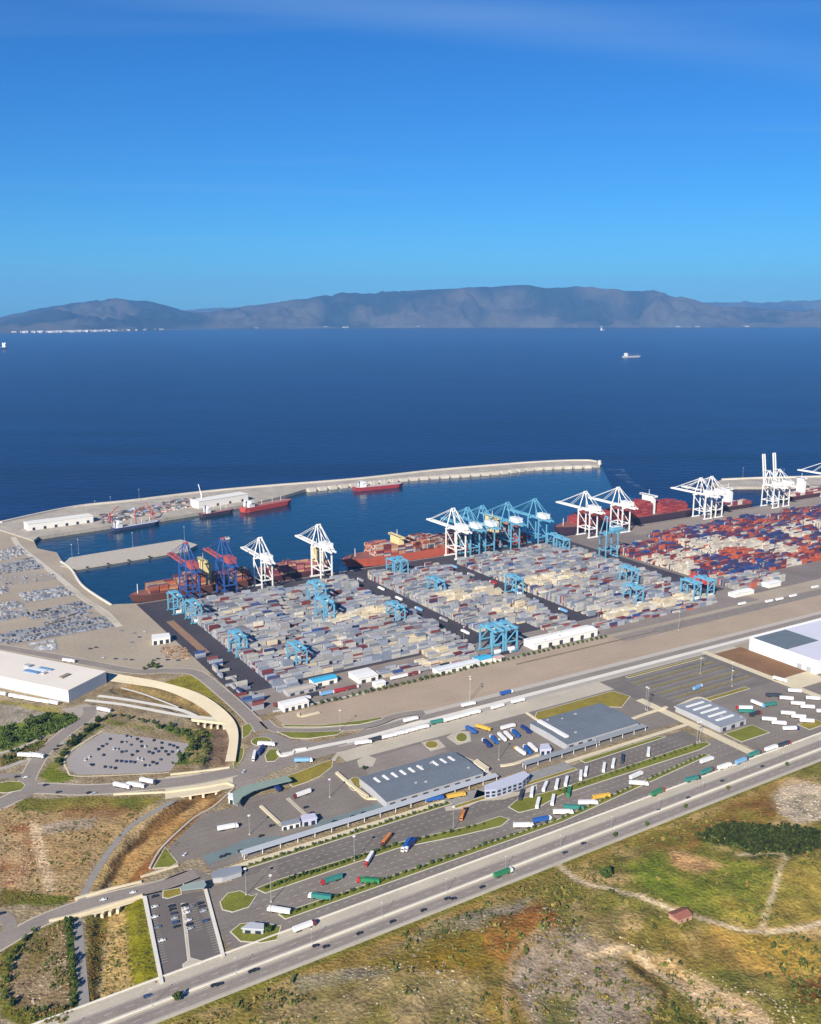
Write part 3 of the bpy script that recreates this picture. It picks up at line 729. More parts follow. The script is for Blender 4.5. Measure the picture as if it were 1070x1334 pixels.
road('pavement', PL('W', (-60, 450), (140, 395), (320, 315)), 4, 0.10, CONC, 'pale path along the green slope')
road('road', PL('W', (-60, 560), (80, 520), (180, 480), (240, 455)), 6, 0.10, mat('road_pale', None), 'narrow pale side road')
area('pavement', PL('W', (420, 130), (600, 90), (800, 150), (700, 190), (640, 240), (560, 190)), 0.10, mat('dusty_paving', alb(172, 160, 144), var=0.15), 'dusty forecourt of the white warehouse')
lot = PL('J', (258, 150), (290, 110), (400, 42), (570, 62), (735, 86), (662, 192), (560, 200), (300, 207), (266, 184))
area('car_park', lot, 0.10, LOTM, 'grey car park with scattered dark cars')
road('pavement', PL('J', (655, 198), (560, 203), (300, 212), (262, 190), (250, 150), (285, 105), (398, 36)), 1.5, 0.14, CREAM, 'cream kerb round the grey car park')
road('footpath', PL('J', (672, 308), (500, 412), (385, 560), (335, 650), (312, 700)), 5, 0.10, mat('path_concrete', alb(150, 144, 136), var=0.15), 'grey path along the top of the channel bank')
road('footpath', PL('K', (300, 292), (312, 440), (328, 640)), 6, 0.10, mat('path_concrete', None), 'grey path beside the clipped hedge')
# roundabout and road in the far west corner
road('road', PL('K', (-60, 420), (0, 385), (150, 300), (300, 243), (430, 205), (550, 178), (660, 150), (760, 112)), 12, 0.12, ROADM, 'bridge road over the dry channel', shoulder=1.5)
road('road', PL('K', (-60, 270), (10, 275), (40, 310), (20, 350), (-60, 380)), 9, 0.13, ROADM, 'lane of the roundabout at the bridge road')
area('asphalt_yard', PL('K', (550, 180), (690, 110), (760, 95), (830, 130), (800, 170), (700, 200), (560, 210)), 0.09, ASPH, 'asphalt of the western customs entrance')
area('car_park', PL('K', (562, 205), (700, 195), (790, 180), (868, 440), (625, 532)), 0.10, mat('lot_asphalt', alb(112, 104, 98), var=0.18, scale=0.05), 'striped car park beside the highway')
lm = MB()
for a, b in ((( 660, 232), (690, 330)), ((742, 232), (775, 345)), ((580, 240), (640, 470)), ((775, 205), (850, 430))):
    A_, B_ = at(*pix('K', *a)), at(*pix('K', *b)); n_ = int((B_ - A_).length / 2.7); d_ = (B_ - A_).normalized(); s_ = Vector((d_.y, -d_.x, 0))
    for i in range(n_):
        p = A_ + d_ * (i * 2.7); lm.add([(q.x, q.y, 0.15) for q in (p - s_ * 2.4, p + s_ * 2.4, p + s_ * 2.4 + d_ * 0.22, p - s_ * 2.4 + d_ * 0.22)], [(0, 1, 2, 3)])
struct(lm.obj('road_marking', PAINT), 'white bay lines of the car park beside the highway')
island([at(*p) for p in PL('K', (700, 230), (716, 228), (738, 440), (782, 452), (780, 464), (708, 482), (706, 466), (726, 452))], 'thin pale divider of the car park beside the highway', CONC)
for poly, lb in (([(568, 205), (552, 205), (620, 545), (634, 538)], 'left'), ([(790, 180), (802, 176), (872, 436), (860, 444)], 'right')):
    w = MB().prism([at(*pix('K', *p)) for p in poly], 0, 1.1).obj('boundary_wall', CONCW)
    tag(w, 'low white wall on the %s of the striped car park' % ('channel side' if lb == 'left' else 'lorry lane side'), 'wall')
island([at(*p) for p in PL('K', (630, 180), (700, 168), (705, 195), (650, 212), (628, 208))], 'small dry lawn at the customs entrance', LAWNY)
island([at(*p) for p in PL('K', (590, 95), (640, 10), (690, 72), (660, 90))], 'triangle of lawn beside the channel', LAWN)
# loop road around the lorry lane ends
area('asphalt_yard', PL('K', (800, 170), (1000, 110), (1075, 60), (1075, 380), (960, 412), (880, 400), (850, 330)), 0.07, ASPH, 'asphalt loop at the end of the lorry lanes')
island([at(*p) for p in PL('K', (850, 225), (880, 190), (930, 180), (975, 200), (1000, 190), (965, 245), (900, 265), (860, 255))], 'round lawn at the end of the lorry lanes', LAWN)
island([at(*p) for p in PL('K', (890, 340), (930, 308), (1010, 300), (1090, 318), (1075, 372), (1010, 384), (930, 378))], 'oval lawn inside the loop road', LAWN)
# lined channel bank, bridges and walls
def bank(k, outer, inner, name, label, z1=0.35):
    A_ = smooth_line([at(*pix(k, *p), 3.0) for p in outer], 4); B_ = smooth_line([at(*pix(k, *p), z1) for p in inner], 4)
    m_ = min(len(A_), len(B_)); ra = [A_[int(i * (len(A_) - 1) / (m_ - 1))] for i in range(m_)]; rb = [B_[int(i * (len(B_) - 1) / (m_ - 1))] for i in range(m_)]
    mb = MB(); vs = []; 
    for a, b in zip(ra, rb): vs += [(a.x, a.y, 3.0), (b.x, b.y, z1)]
    mb.add(vs, [(2 * i, 2 * i + 1, 2 * i + 3, 2 * i + 2) for i in range(m_ - 1)])
    return struct(mb.obj(name, CREAM), label)
bank('D', [(420, 345), (520, 362), (640, 385), (780, 430), (880, 500), (922, 570), (912, 690)], [(420, 378), (520, 392), (630, 412), (745, 460), (830, 522), (885, 590), (872, 690)], 'embankment', 'cream concrete embankment curving round the channel')
for pts, lb in (([(330, 452), (480, 470), (640, 500), (750, 518), (850, 522)], 'front'), ([(380, 435), (520, 455), (690, 488), (760, 515)], 'middle'), ([(470, 405), (560, 430), (690, 480)], 'back')):
    road('pavement', PL('D', *pts), 5.5 if lb != 'back' else 2.5, 0.16 if lb != 'middle' else 0.19, CONCW, 'white concrete ramp road, %s, beside the channel' % lb)
# ================================================================== HARBOUR WORKS
BWM = mat('breakwater_concrete', alb(205, 196, 180), rough=0.9, var=0.15, scale=0.02, scale2=0.2)
BWD = mat('breakwater_deck', alb(176, 166, 150), rough=0.9, var=0.32, scale=0.03, scale2=0.25)
outer = PL('p', (-60, 692), (0, 681), (94, 661), (175, 652), (256, 642), (340, 634), (464, 624), (575, 612), (700, 602), (769, 600), (783, 604))
inner = PL('p', (782, 606), (700, 608), (643, 614), (528, 622), (464, 629), (402, 636), (372, 645), (336, 654), (269, 666), (202, 677), (148, 684), (50, 699), (44, 704), (0, 690))
bw = empty('breakwater', at(400, 636, SEA_Z))
def put(mb, name, m, parent):
    """mesh given in world coordinates, parented under a thing that stands at parent.location"""
    L = parent.location
    mb.v = [(x - L.x, y - L.y, z - L.z) for x, y, z in mb.v]
    return mb.obj(name, m, parent)
put(MB().prism(gpoly(outer + inner, 2.0), -14, 2.0), 'deck', BWD, bw)
og = [at(x, y, 2) for x, y in outer[1:]]
ln = smooth_line(og, 20)
wl_ = MB()
for i in range(len(ln) - 1): 
    a, b = ln[i], ln[i + 1]; d = (b - a).normalized(); nn = Vector((d.y, -d.x)); 
    wl_.prism([a, b, b + nn * 6, a + nn * 6], 1.9, 5.2)
put(wl_, 'parapet', BWM, bw)
iln = smooth_line([at(*p, 2) for p in PL('p', (400, 637), (464, 630), (528, 623), (643, 615), (700, 609), (780, 606))], 5)
acc, last, k = 0, None, 0
cum = [0.0]
for a, b in zip(iln[:-1], iln[1:]): cum.append(cum[-1] + (b - a).length)
def along(s):
    for i in range(len(cum) - 1):
        if cum[i + 1] >= s: 
            t = (s - cum[i]) / max(1e-6, cum[i + 1] - cum[i]); return iln[i].lerp(iln[i + 1], t)
    return iln[-1]
s = 0.0
while s + 24 < cum[-1]:
    a, b = along(s), along(s + 19); d = (b - a).normalized(); nn = Vector((-d.y, d.x))
    put(MB().prism([a - nn * 9, b - nn * 9, b + nn * 4, a + nn * 4], -10, 3.2), 'caisson', BWM, bw)
    s += 27
e = og[-1]
put(MB().cyl((e.x - 6, e.y - 14, 2), (e.x - 6, e.y - 14, 13), 4.5, 3.6, 12), 'head_tower', BWM, bw)
tag(bw, 'long pale stone breakwater curving out to sea with a line of caissons', 'breakwater')
# tetrapod armour on the seaward side
rows = []
for i in range(1500):
    s = rng.random() * (len(ln) - 2); i0 = int(s); p = ln[i0].lerp(ln[i0 + 1], s - i0); d = (ln[i0 + 1] - ln[i0]).normalized(); nn = Vector((-d.y, d.x))
    o = rng.uniform(0, 13); q = p + nn * o; k = rng.uniform(0.22, 0.42); sz = rng.uniform(2.5, 4.5)
    rows.append((q.x, q.y, 2.5 - o * 0.55, sz, sz * 0.8, sz * 0.9, rng.uniform(0, 3), k, k * .95, k * .86))
tag(link('rock_armour', rows_mesh('rock_armour', rows), mat('armour_rock', source='attr', var=0.2)), 'pale armour blocks piled along the seaward side of the breakwater', 'rocks', kind='stuff')
rows = []
for i in range(420):
    q = pix('A', rng.uniform(395, 760), 0); x = q[0]
    p = at(x, float(np.interp(x, [133, 256, 330], [684, 660, 646])) - rng.uniform(1, 13), 2.0)
    s = rng.uniform(1.5, 6); k = rng.choice((0.5, 0.3, 0.16, 0.08)); t_ = rng.choice(((1, 1, 1), (1, .9, .75), (1, .6, .5), (.6, .75, 1)))
    rows.append((p.x, p.y, 2 + s * 0.2, s * rng.uniform(1, 2.6), s, s * 0.5, UA - 0.25 + rng.choice((0, 1.57)), k * t_[0], k * t_[1], k * t_[2]))
tag(link('quay_goods', rows_mesh('quay_goods', rows), mat('goods', source='attr', var=0.15)), 'jumble of goods and equipment laid out on the breakwater quay', 'goods', kind='stuff')
# the eastern breakwater
bw2 = empty('breakwater', at(1010, 628, SEA_Z))
p2 = PL('p', (928, 630), (940, 625), (985, 623), (1070, 621), (1300, 617), (1300, 628), (1070, 633), (990, 634), (935, 634))
put(MB().prism(gpoly(p2, 2), -14, 2), 'deck', BWD, bw2)
l2 = [at(x, y, 2) for x, y in p2[1:5]]
w2 = MB()
for a, b in zip(l2[:-1], l2[1:]):
    d = (b - a).normalized(); nn = Vector((d.y, -d.x, 0)); w2.prism([a, b, b + nn * 6, a + nn * 6], 2, 5.2)
put(w2, 'parapet', BWM, bw2)
for k in range(6):
    a = at(945 + k * 52, 633 - k * 0.8, 0); put(MB().box((a.x, a.y, -2), (16, 10, 9)), 'caisson', BWM, bw2)
tag(bw2, 'second breakwater beyond the cranes with raised booms', 'breakwater')
# jetty
jt = empty('jetty', at(170, 720, SEA_Z))
jp = PL('A', (270, 435), (700, 365), (765, 385), (735, 400), (285, 475), (235, 468))
put(MB().prism(gpoly(jp, 0.6), -10, 0.6), 'deck', mat('jetty_concrete', alb(196, 186, 170), var=0.12), jt)
put(MB().prism(inset(gpoly(jp, 0.6), 1.0), 0.6, 0.64), 'surface', mat('jetty_top', alb(188, 178, 162), var=0.18), jt)
for fx in (0.12, 0.3, 0.48, 0.66, 0.84):
    a = at(*pix('A', 285 + 445 * fx, 478 - 76 * fx), 0.6)
    put(MB().box((a.x, a.y - 0.4, -0.8), (4, 0.8, 2.6)), 'fender', mat('rubber', alb(40, 40, 42), var=0.1), jt)
tag(jt, 'plain concrete jetty jutting into the small basin', 'jetty')
rd = road('road', PL('Z', (70, 40), (110, 95), (230, 190), (350, 285), (450, 370), (560, 440), (640, 520)), 9, 0.08, mat('sea_road', alb(206, 196, 178), var=0.1), 'pale road along the inner sea wall')
sw = smooth_line([at(*p, 0) for p in PL('Z', (330, 172), (385, 212), (450, 304), (600, 404))], 8)
swm = MB()
for a, b in zip(sw[:-1], sw[1:]):
    d = (b - a).normalized(); nn = Vector((d.y, -d.x)); swm.prism([a, b, b + nn * 2.5, a + nn * 2.5], 0, 1.6)
tag(swm.obj('sea_wall', CONCW), 'low pale sea wall at the edge of the small basin', 'wall')

# ================================================================== CRANES
WHITEP = mat('white_crane_paint', alb(235, 233, 228), rough=0.5, var=0.08, scale=0.1, scale2=0.8)
BLUEP = mat('light_blue_crane_paint', alb(104, 166, 194), rough=0.5, var=0.12, scale=0.1, scale2=0.8)
DBLUEP = mat('dark_blue_crane_paint', alb(52, 86, 150), rough=0.5, var=0.12, scale=0.1, scale2=0.8)
REDP = mat('red_crane_paint', alb(176, 86, 82), rough=0.5, var=0.12, scale=0.1, scale2=0.8)
STEEL = mat('dark_steel', alb(72, 72, 78), rough=0.6, var=0.1)
GLASS = mat('dark_glass', alb(40, 52, 66), rough=0.15, var=0.0, spec=0.6)
def ship_crane(fm, bm_, hm_, raised=False, scale=1.0, tipm=None):
    r = empty('ship_to_shore_crane', (0, 0, 0))
    for sx in (-1, 1):
        for sy in (-1, 1):
            MB().beam((sx * 9, sy * 15, 1.5), (sx * 9, sy * 15, 46), 1.75).obj('leg', fm, r)
        MB().beam((sx * 9, -15, 17), (sx * 9, 15, 17), 1.5).obj('portal_beam', fm, r)
        MB().beam((sx * 9, -15, 18), (sx * 9, 15, 44), 0.9).obj('brace', fm, r)
        MB().beam((sx * 9, 15, 46), (sx * 2.8, 9, 80), 1.4).obj('apex_post', fm, r)
        MB().beam((sx * 9, -15, 46), (sx * 2.8, 7, 79), 1.0).obj('apex_post', fm, r)
        MB().beam((sx * 2.8, 8, 80), (sx * 3.4, -36, 51), 0.6).obj('backstay', fm, r)
    for sy in (-1, 1):
        s_ = MB().beam((-12, sy * 15, 2), (12, sy * 15, 2), 2.2).obj('sill_beam', fm, r)
        for x in (-8.4, 8.4): MB().box((x, sy * 15, 0.75), (7.4, 1.4, 1.4)).obj('bogie', STEEL, s_)
        MB().beam((-10, sy * 15, 46.5), (10, sy * 15, 46.5), 2.2).obj('cross_beam', fm, r)
        MB().beam((-9, sy * 15, 17), (9, sy * 15, 17), 1.6).obj('cross_beam', fm, r)
    g = MB()
    for sx in (-1, 1): g.beam((sx * 3.4, -40, 49), (sx * 3.4, 17, 49), 1.9, 2.6)
    for y in range(-38, 17, 9): g.beam((-3.4, y, 49.5), (3.4, y, 49.5), 0.9)
    g.obj('girder', fm, r)
    ang = math.radians(82) if raised else 0.0
    def bp(x, y, z):
        dy, dz = y - 17, z - 49
        return (x, 17 + dy * math.cos(ang) - dz * math.sin(ang), 49 + dy * math.sin(ang) + dz * math.cos(ang))
    b = MB()
    for sx in (-1, 1): b.beam(bp(sx * 3.4, 17.5, 49), bp(sx * 3.4, 82, 49), 1.9, 2.4, up=(0, -math.sin(ang), math.cos(ang)))
    for y in range(22, 84, 9): b.beam(bp(-3.4, y, 49.6), bp(3.4, y, 49.6), 0.9)
    bo = b.obj('boom', bm_, r)
    MB().beam(bp(-4.2, 82.6, 49), bp(4.2, 82.6, 49), 2.2).obj('boom_tip', tipm or bm_, bo)
    st = MB()
    for sx in (-1, 1):
        if raised:
            st.beam((sx * 2.8, 9, 80), bp(sx * 3.2, 48, 50.5), 0.6)
        else:
            st.beam((sx * 2.8, 9, 80), bp(sx * 3.2, 46, 50.5), 0.6); st.beam((sx * 2.8, 9, 80), bp(sx * 3.2, 76, 50.5), 0.6)
    st.obj('forestay', fm, r)
    MB().beam((-3.6, 8.5, 80.4), (3.6, 8.5, 80.4), 2.0).obj('apex_beam', tipm or fm, r)
    h = MB().box((0, -16, 54.6), (12, 22, 7.5)).obj('machinery_house', hm_, r)
    MB().box((0, -16, 58.6), (12.6, 22.6, 0.5)).obj('roof', WHITEP if hm_ is not REDP else REDP, h)
    c_ = MB().box((0, 24 if not raised else 8, 44.6), (3, 3.4, 3)).obj('operator_cab', fm, r)
    MB().box((0, (24 if not raised else 8) + 1.75, 44.8), (2.6, 0.15, 2.0)).obj('window', GLASS, c_)
    MB().box((0, 20 if not raised else 4, 47.2), (5.6, 6, 1.6)).obj('trolley', STEEL, r)
    rp = MB()
    for sx in (-2, 2):
        for dy in (-1, 1): rp.beam((sx, (20 if not raised else 4) + dy, 46), (sx, (20 if not raised else 4) + dy, 26), 0.25)
    rp.box((0, 20 if not raised else 4, 25.4), (12, 2.4, 0.9)); rp.obj('spreader', STEEL if tipm is None else REDP, r)
    if scale != 1.0: r.scale = (scale, scale, scale)
    return r
def place(r, p, rz, **kw):
    r.location = p; r.rotation_euler = (0, 0, rz)
    return tag(r, **kw)
def quay_u(px, py):
    p = at(px, py); d = p - ORG; return d.dot(UD)
w_proto = ship_crane(WHITEP, WHITEP, WHITEP)
b_proto = ship_crane(BLUEP, BLUEP, WHITEP)
d_proto = ship_crane(DBLUEP, DBLUEP, REDP, tipm=REDP)
for ch in d_proto.children:
    if ch.name.startswith('boom'): ch.data.materials.clear(); ch.data.materials.append(REDP)
r_proto = ship_crane(WHITEP, WHITEP, WHITEP, raised=True)
used = {}
def crane(proto, u, v=-20, scale=1.0, label='', group='container cranes along the quay'):
    r = proto if id(proto) not in used else copy_tree(proto)
    used[id(proto)] = 1
    r.scale = (scale, scale, scale)
    return place(r, uv(u, v, 0.1), UA, label=label, cat='crane', group=group)
crane(d_proto, 62, label='dark blue quay crane with red boom beside the end of the quay')
crane(d_proto, 116, label='dark blue quay crane with red boom next to a white crane')
crane(w_proto, 172, label='white quay crane standing next to the dark blue and red cranes', scale=0.92)
crane(w_proto, 266, label='white quay crane alone beside the gap between two moored ships', scale=1.02)
crane(w_proto, 508, label='white quay crane beside the row of light blue quay cranes')
for u, n in ((536, 'first light blue quay crane, beside the white crane'), (566, 'second light blue quay crane of the row behind the orange ship'), (618, 'third light blue quay crane of the row behind the orange ship'), (676, 'fourth light blue quay crane, at the open end of its row')):
    crane(b_proto, u, label=n, scale=0.98)
crane(w_proto, 790, label='white quay crane at the end of the dark red container ship')
crane(w_proto, 868, label='white quay crane amidships of the dark red container ship')
crane(w_proto, 1082, label='white quay crane of a close pair with lowered booms', scale=0.97)
crane(w_proto, 1112, label='white quay crane of a close pair with lowered booms', scale=0.97)
crane(r_proto, 1280, label='white quay crane of a close pair with booms raised upright', scale=0.93)
crane(r_proto, 1312, label='white quay crane of a close pair with booms raised upright', scale=0.93)
crane(w_proto, 1475, label='white quay crane near the second breakwater')

def yard_crane():
    r = empty('yard_crane', (0, 0, 0))
    for sx in (-1, 1):
        for sy in (-1, 1): MB().beam((sx * 6.5, sy * 12.1, 1.2), (sx * 6.5, sy * 12.1, 25), 1.5).obj('leg', BLUEP, r)
        MB().beam((sx * 4.0, -16, 26), (sx * 4.0, 16, 26), 1.7, 2.4).obj('girder', BLUEP, r)
    for sy in (-1, 1):
        s_ = MB().beam((-8.5, sy * 12.1, 1.7), (8.5, sy * 12.1, 1.7), 1.5, 1.3).obj('sill_beam', BLUEP, r)
        for x in (-7, 7): MB().cyl((x, sy * 12.1 - 0.5, 0.8), (x, sy * 12.1 + 0.5, 0.8), 0.8, n=10).obj('wheel', STEEL, s_)
        MB().beam((-8, sy * 12.1, 25), (8, sy * 12.1, 25), 1.6).obj('cross_beam', BLUEP, r)
        MB().beam((-6.5, sy * 12.1, 12), (6.5, sy * 12.1, 24), 0.8).obj('brace', BLUEP, r)
        MB().beam((6.5, sy * 12.1, 12), (-6.5, sy * 12.1, 12), 1.1).obj('brace', BLUEP, r)
    MB().box((0, 3, 28), (9, 6, 2.6)).obj('trolley', BLUEP, r)
    c_ = MB().box((3.6, 3, 22.9), (2.2, 2.6, 2.6)).obj('operator_cab', WHITEP, r)
    MB().box((4.75, 3, 22.7), (0.12, 2.2, 1.5)).obj('window', GLASS, c_)
    MB().box((0, -12.1, 4.6), (7, 2.6, 3.4)).obj('electric_house', WHITEP, r)
    return r
PITCHV, GROUP0 = 24.2, -64.0            # container block rows: pitch of blocks and centre of the first
def block_v(i): return GROUP0 - i * PITCHV
yp = yard_crane()
YARD_CR = [((232, 800), 'two at the corner of the yard by the dark blue cranes'), ((256, 812), 'two at the corner of the yard by the dark blue cranes'),
           ((311, 853), 'beside the western lane of the grey stacks'), ((414, 790), 'in the middle of the western grey stacks'),
           ((428, 815), 'next to the cream reefer stacks of the western block'), ((392, 872), 'in the last rows above the turquoise roof'),
           ((520, 815), 'beside the lane that splits the grey stacks'), ((512, 750), 'at the quay end of the middle block'), ((527, 752), 'at the quay end of the middle block'),
           ((565, 776), 'in the middle of the narrow grey block'), ((664, 772), 'beside the second lane across the yard'),
           ((820, 762), 'among grey stacks at the eastern end of the grey terminal'), ((828, 788), 'in the last eastern rows of the grey terminal'),
           ((893, 778), 'of a pair beside the bright red containers'), ((910, 774), 'of a pair beside the bright red containers'), ((735, 722), 'on the apron below the light blue quay cranes'), ((722, 716), 'on the apron below the light blue quay cranes')]
YC_UV = []
for i, (p, lb) in enumerate(YARD_CR):
    q = at(*p) - ORG; u, v = q.dot(UD), q.dot(VD)
    vb = block_v(round((GROUP0 - v) / PITCHV)); YC_UV.append((u, vb))
    r = yp if i == 0 else copy_tree(yp)
    if i in (3, 4): r.scale = (1.15, 1.0, 1.25)
    place(r, uv(u, vb, 0.06), UA, label='light blue yard gantry crane ' + lb.replace('two at', 'at'), cat='crane', group='light blue yard cranes')
# the pair parked at the rail yard fence, bigger
for u, lb in ((298, 'left of a parked pair beside the rail yard fence and white workshop'), (318, 'of a parked pair beside the rail yard fence, nearer the white workshop')):
    r = copy_tree(yp); r.scale = (1.25, 1.0, 1.2)
    lb = 'tall light blue yard gantry crane of a pair parked beside the rail yard fence'
    place(r, uv(u, -408, 0.06), UA, label=lb, cat='crane', group='light blue yard cranes')
# the tall crane standing back from the quay
tc_ = ship_crane(BLUEP, BLUEP, BLUEP); tc_.scale = (0.85, 0.85, 0.86)
for ch in list(tc_.children):
    if ch.name.split('.')[0] in ('boom', 'forestay'):
        for g_ in list(ch.children): bpy.data.objects.remove(g_)
        bpy.data.objects.remove(ch)
place(tc_, uv(722, -148, 0.1), UA + math.pi / 2, label='light blue crane frame without boom standing between the two terminals', cat='crane')

# ================================================================== CONTAINERS
CGREY = [alb(*c) for c in ((160, 162, 167), (142, 147, 157), (174, 174, 172), (186, 182, 172), (130, 137, 150), (164, 167, 174), (152, 151, 148), (176, 171, 162), (116, 121, 130))]
CCREAM = [alb(*c) for c in ((212, 198, 168), (198, 182, 152), (220, 210, 188))]
CRED = [alb(*c) for c in ((122, 62, 58), (136, 78, 70), (106, 54, 54))]
CBLUE = [alb(*c) for c in ((60, 84, 136), (84, 110, 150), (48, 60, 100))]
CTC2 = [alb(*c) for c in ((112, 52, 58), (128, 58, 58), (98, 48, 62), (186, 98, 66), (170, 84, 60), (54, 58, 98), (66, 62, 98), (50, 78, 136), (118, 68, 66), (86, 58, 78), (140, 130, 128), (190, 180, 164))]
CWHITE = [alb(*c) for c in ((206, 198, 182), (190, 180, 162))]
NAMES = {}
def cname(c):
    r, g, b = c
    if c in CGREY: return ('light grey', 'blue grey', 'pale grey', 'warm white', 'slate grey', 'silver grey', 'mid grey', 'warm pale grey', 'dark grey')[CGREY.index(c)]
    if max(c) - min(c) < 0.12 * max(c) + 0.02: return 'light grey' if r > 0.3 else 'grey'
    if c in CCREAM or c in CWHITE: return 'cream'
    if b > r: return 'blue'
    return 'dark red'
CONT = []      # cx,cy,cz,lx,ly,lz,ang,r,g,b
def fill(u0, u1, i0, i1, palette, dens=0.9, hmax=5, seed=0, tc2=False):
    for i in range(i0, i1):
        vb = block_v(i)
        for rr in range(8):
            v = vb + (rr - 3.5) * 2.62
            u = u0 + 6.2
            while u < u1 - 6:
                un = float(vnoise(u, v, 38, 5 + seed)); u2 = float(vnoise(u, v, 90, 25 + seed))
                bi = int((u - u0) / 12.55); g_ = random.Random(bi * 7919 + i * 131 + (rr // 2) * 17 + seed)
                h = int(round((0.24 + 0.82 * un + 0.62 * (g_.random() - 0.5)) * hmax))
                if rng.random() > dens: h = max(0, h - 1)
                if dens < 0.85 and u2 < 0.35: h = 0
                if any(abs(u - cu) < 8 and abs(v - cv) < 14 for cu, cv in YC_UV): h = min(h, 2)
                bay = rng.random()
                base = palette(u, v, 0, u2)
                for k in range(max(0, min(h, hmax))):
                    col = base if rng.random() < 0.55 else palette(u, v, k, u2)
                    off = rng.uniform(-0.12, 0.12)
                    p = uv(u, v + off * 0.3)
                    CONT.append((p.x + off * UD.x, p.y + off * UD.y, 0.08 + 2.62 * k + 1.3, 12.19, 2.44, 2.58, UA, *col))
                u += 12.55
def pal_grey(u, v, k, n):
    if -238 < v < -205 and (180 < u < 262 or 345 < u < 456 or 486 < u < 610): 
        return rng.choice(CCREAM) if rng.random() < 0.88 else rng.choice(CGREY)
    if 380 < u < 440 and -320 < v < -285 or 200 < u < 245 and v < -330 and n > .4: return rng.choice(CCREAM) if rng.random() < 0.7 else rng.choice(CGREY)
    x = rng.random()
    if x < 0.85:
        return CGREY[int(float(vnoise(u, v, 16, 44)) * 9 + rng.random() * 2.2) % len(CGREY)]
    if x < 0.94: return rng.choice(CRED)
    if x < 0.97: return rng.choice(CBLUE)
    return rng.choice(CCREAM)
def pal_tc2(u, v, k, n):
    m = float(vnoise(u, v, 55, 77))
    if (m > 0.7 and v < -150) or (u > 1080 and -320 < v < -180 and m > 0.46): return rng.choice(CWHITE) if rng.random() < 0.8 else rng.choice(CTC2)
    m2 = float(vnoise(u, v, 42, 78))
    if m2 > 0.72: return rng.choice(CTC2[3:5]) if rng.random() < 0.7 else rng.choice(CTC2)
    if m2 < 0.4: return rng.choice(CTC2[5:8]) if rng.random() < 0.6 else rng.choice(CTC2)
    return rng.choice(CTC2)
def pal_mixed(u, v, k, n):
    return pal_grey(u, v, k, n) if rng.random() < 0.8 else rng.choice(CTC2)
fill(36, 298, 0, 12, pal_grey, seed=1)
fill(326, 458, 0, 12, pal_grey, seed=2, hmax=5)
fill(488, 706, 0, 12, pal_grey, seed=3)
fill(36, 298, 12, 13, pal_grey, seed=4, hmax=4); fill(150, 296, 13, 14, pal_grey, seed=5, hmax=4, dens=0.8); fill(34, 66, 13, 14, pal_grey, seed=5, hmax=3)
fill(150, 284, 14, 15, pal_mixed, seed=15, hmax=2, dens=0.7)
fill(326, 458, 12, 14, pal_grey, seed=6, hmax=4, dens=0.8); fill(488, 706, 12, 13, pal_grey, seed=16, hmax=4); fill(456, 706, 14, 15, pal_mixed, seed=17, hmax=2, dens=0.7)
fill(500, 700, 13, 14, lambda u, v, k, n: rng.choice(CCREAM) if rng.random() < 0.85 else rng.choice(CGREY), seed=7, hmax=4)
fill(752, 860, 3, 12, pal_tc2, seed=8, hmax=5); fill(880, 1180, 1, 12, pal_tc2, seed=8, hmax=5)
fill(1200, 1700, 1, 12, pal_tc2, seed=9, hmax=5)
fill(752, 860, 12, 14, pal_mixed, seed=10, hmax=4); fill(880, 1180, 12, 13, pal_mixed, seed=11, hmax=3, dens=.6)
for i in range(30):                     # odd boxes along the western lane
    p = uv(rng.choice((-2.0, 6.0)) + rng.uniform(-1, 1), -238 - i * 6.2)
    if rng.random() < 0.7:
        for k in range(rng.choice((1, 1, 2, 3))): CONT.append((p.x, p.y, 1.42 + 2.62 * k, 12.19, 2.44, 2.58, UA + math.pi / 2 * (i % 3 == 0), *rng.choice(CGREY + CGREY + CRED + CBLUE)))
for i in range(4):                      # bright red stack beside the blue cranes
    for k in range(4):
        for rr in range(3):
            p = uv(736 + rr * 0.0, -316 - i * 2.62 - rr * 9.0); CONT.append((p.x, p.y, 1.4 + 2.62 * k, 12.19, 2.44, 2.58, UA, *alb(205, 78, 68)))
CA = np.array(CONT)
dist = np.hypot(CA[:, 0], CA[:, 1]) - CA[:, 2] * 1.0
order = np.argsort(dist)
def container_mesh():
    mb = MB().box((0, 0, 0), (12.0, 2.3, 2.46))
    for sx in (-1, 1):
        for sy in (-1, 1): mb.box((sx * 6.0, sy * 1.15, 0), (0.2, 0.2, 2.58))
    return mb.mesh('shipping_container')
CM = container_mesh(); CM.materials.append(mat('container_paint', source='obj', rough=0.6, var=0.16, scale=0.25, scale2=1.5))
for i in order[:300]:
    r = CA[i]
    o = bpy.data.objects.new('shipping_container', CM); COL.objects.link(o)
    o.location = r[:3]; o.rotation_euler = (0, 0, r[6]); o.color = (*r[7:10], 1)
    tag(o, '%s shipping container in the front rows beside the rail yard fence' % cname(tuple(r[7:10])), 'container', 'containers in the front rows of the terminal')
tag(link('container_stacks', rows_mesh('container_stacks', CA[order[300:]]), mat('container_paint_mixed', source='attr', rough=0.6, var=0.14, scale=0.2, scale2=1.2)), 'tight stacks of grey and coloured shipping containers filling the terminal', 'containers', kind='stuff')
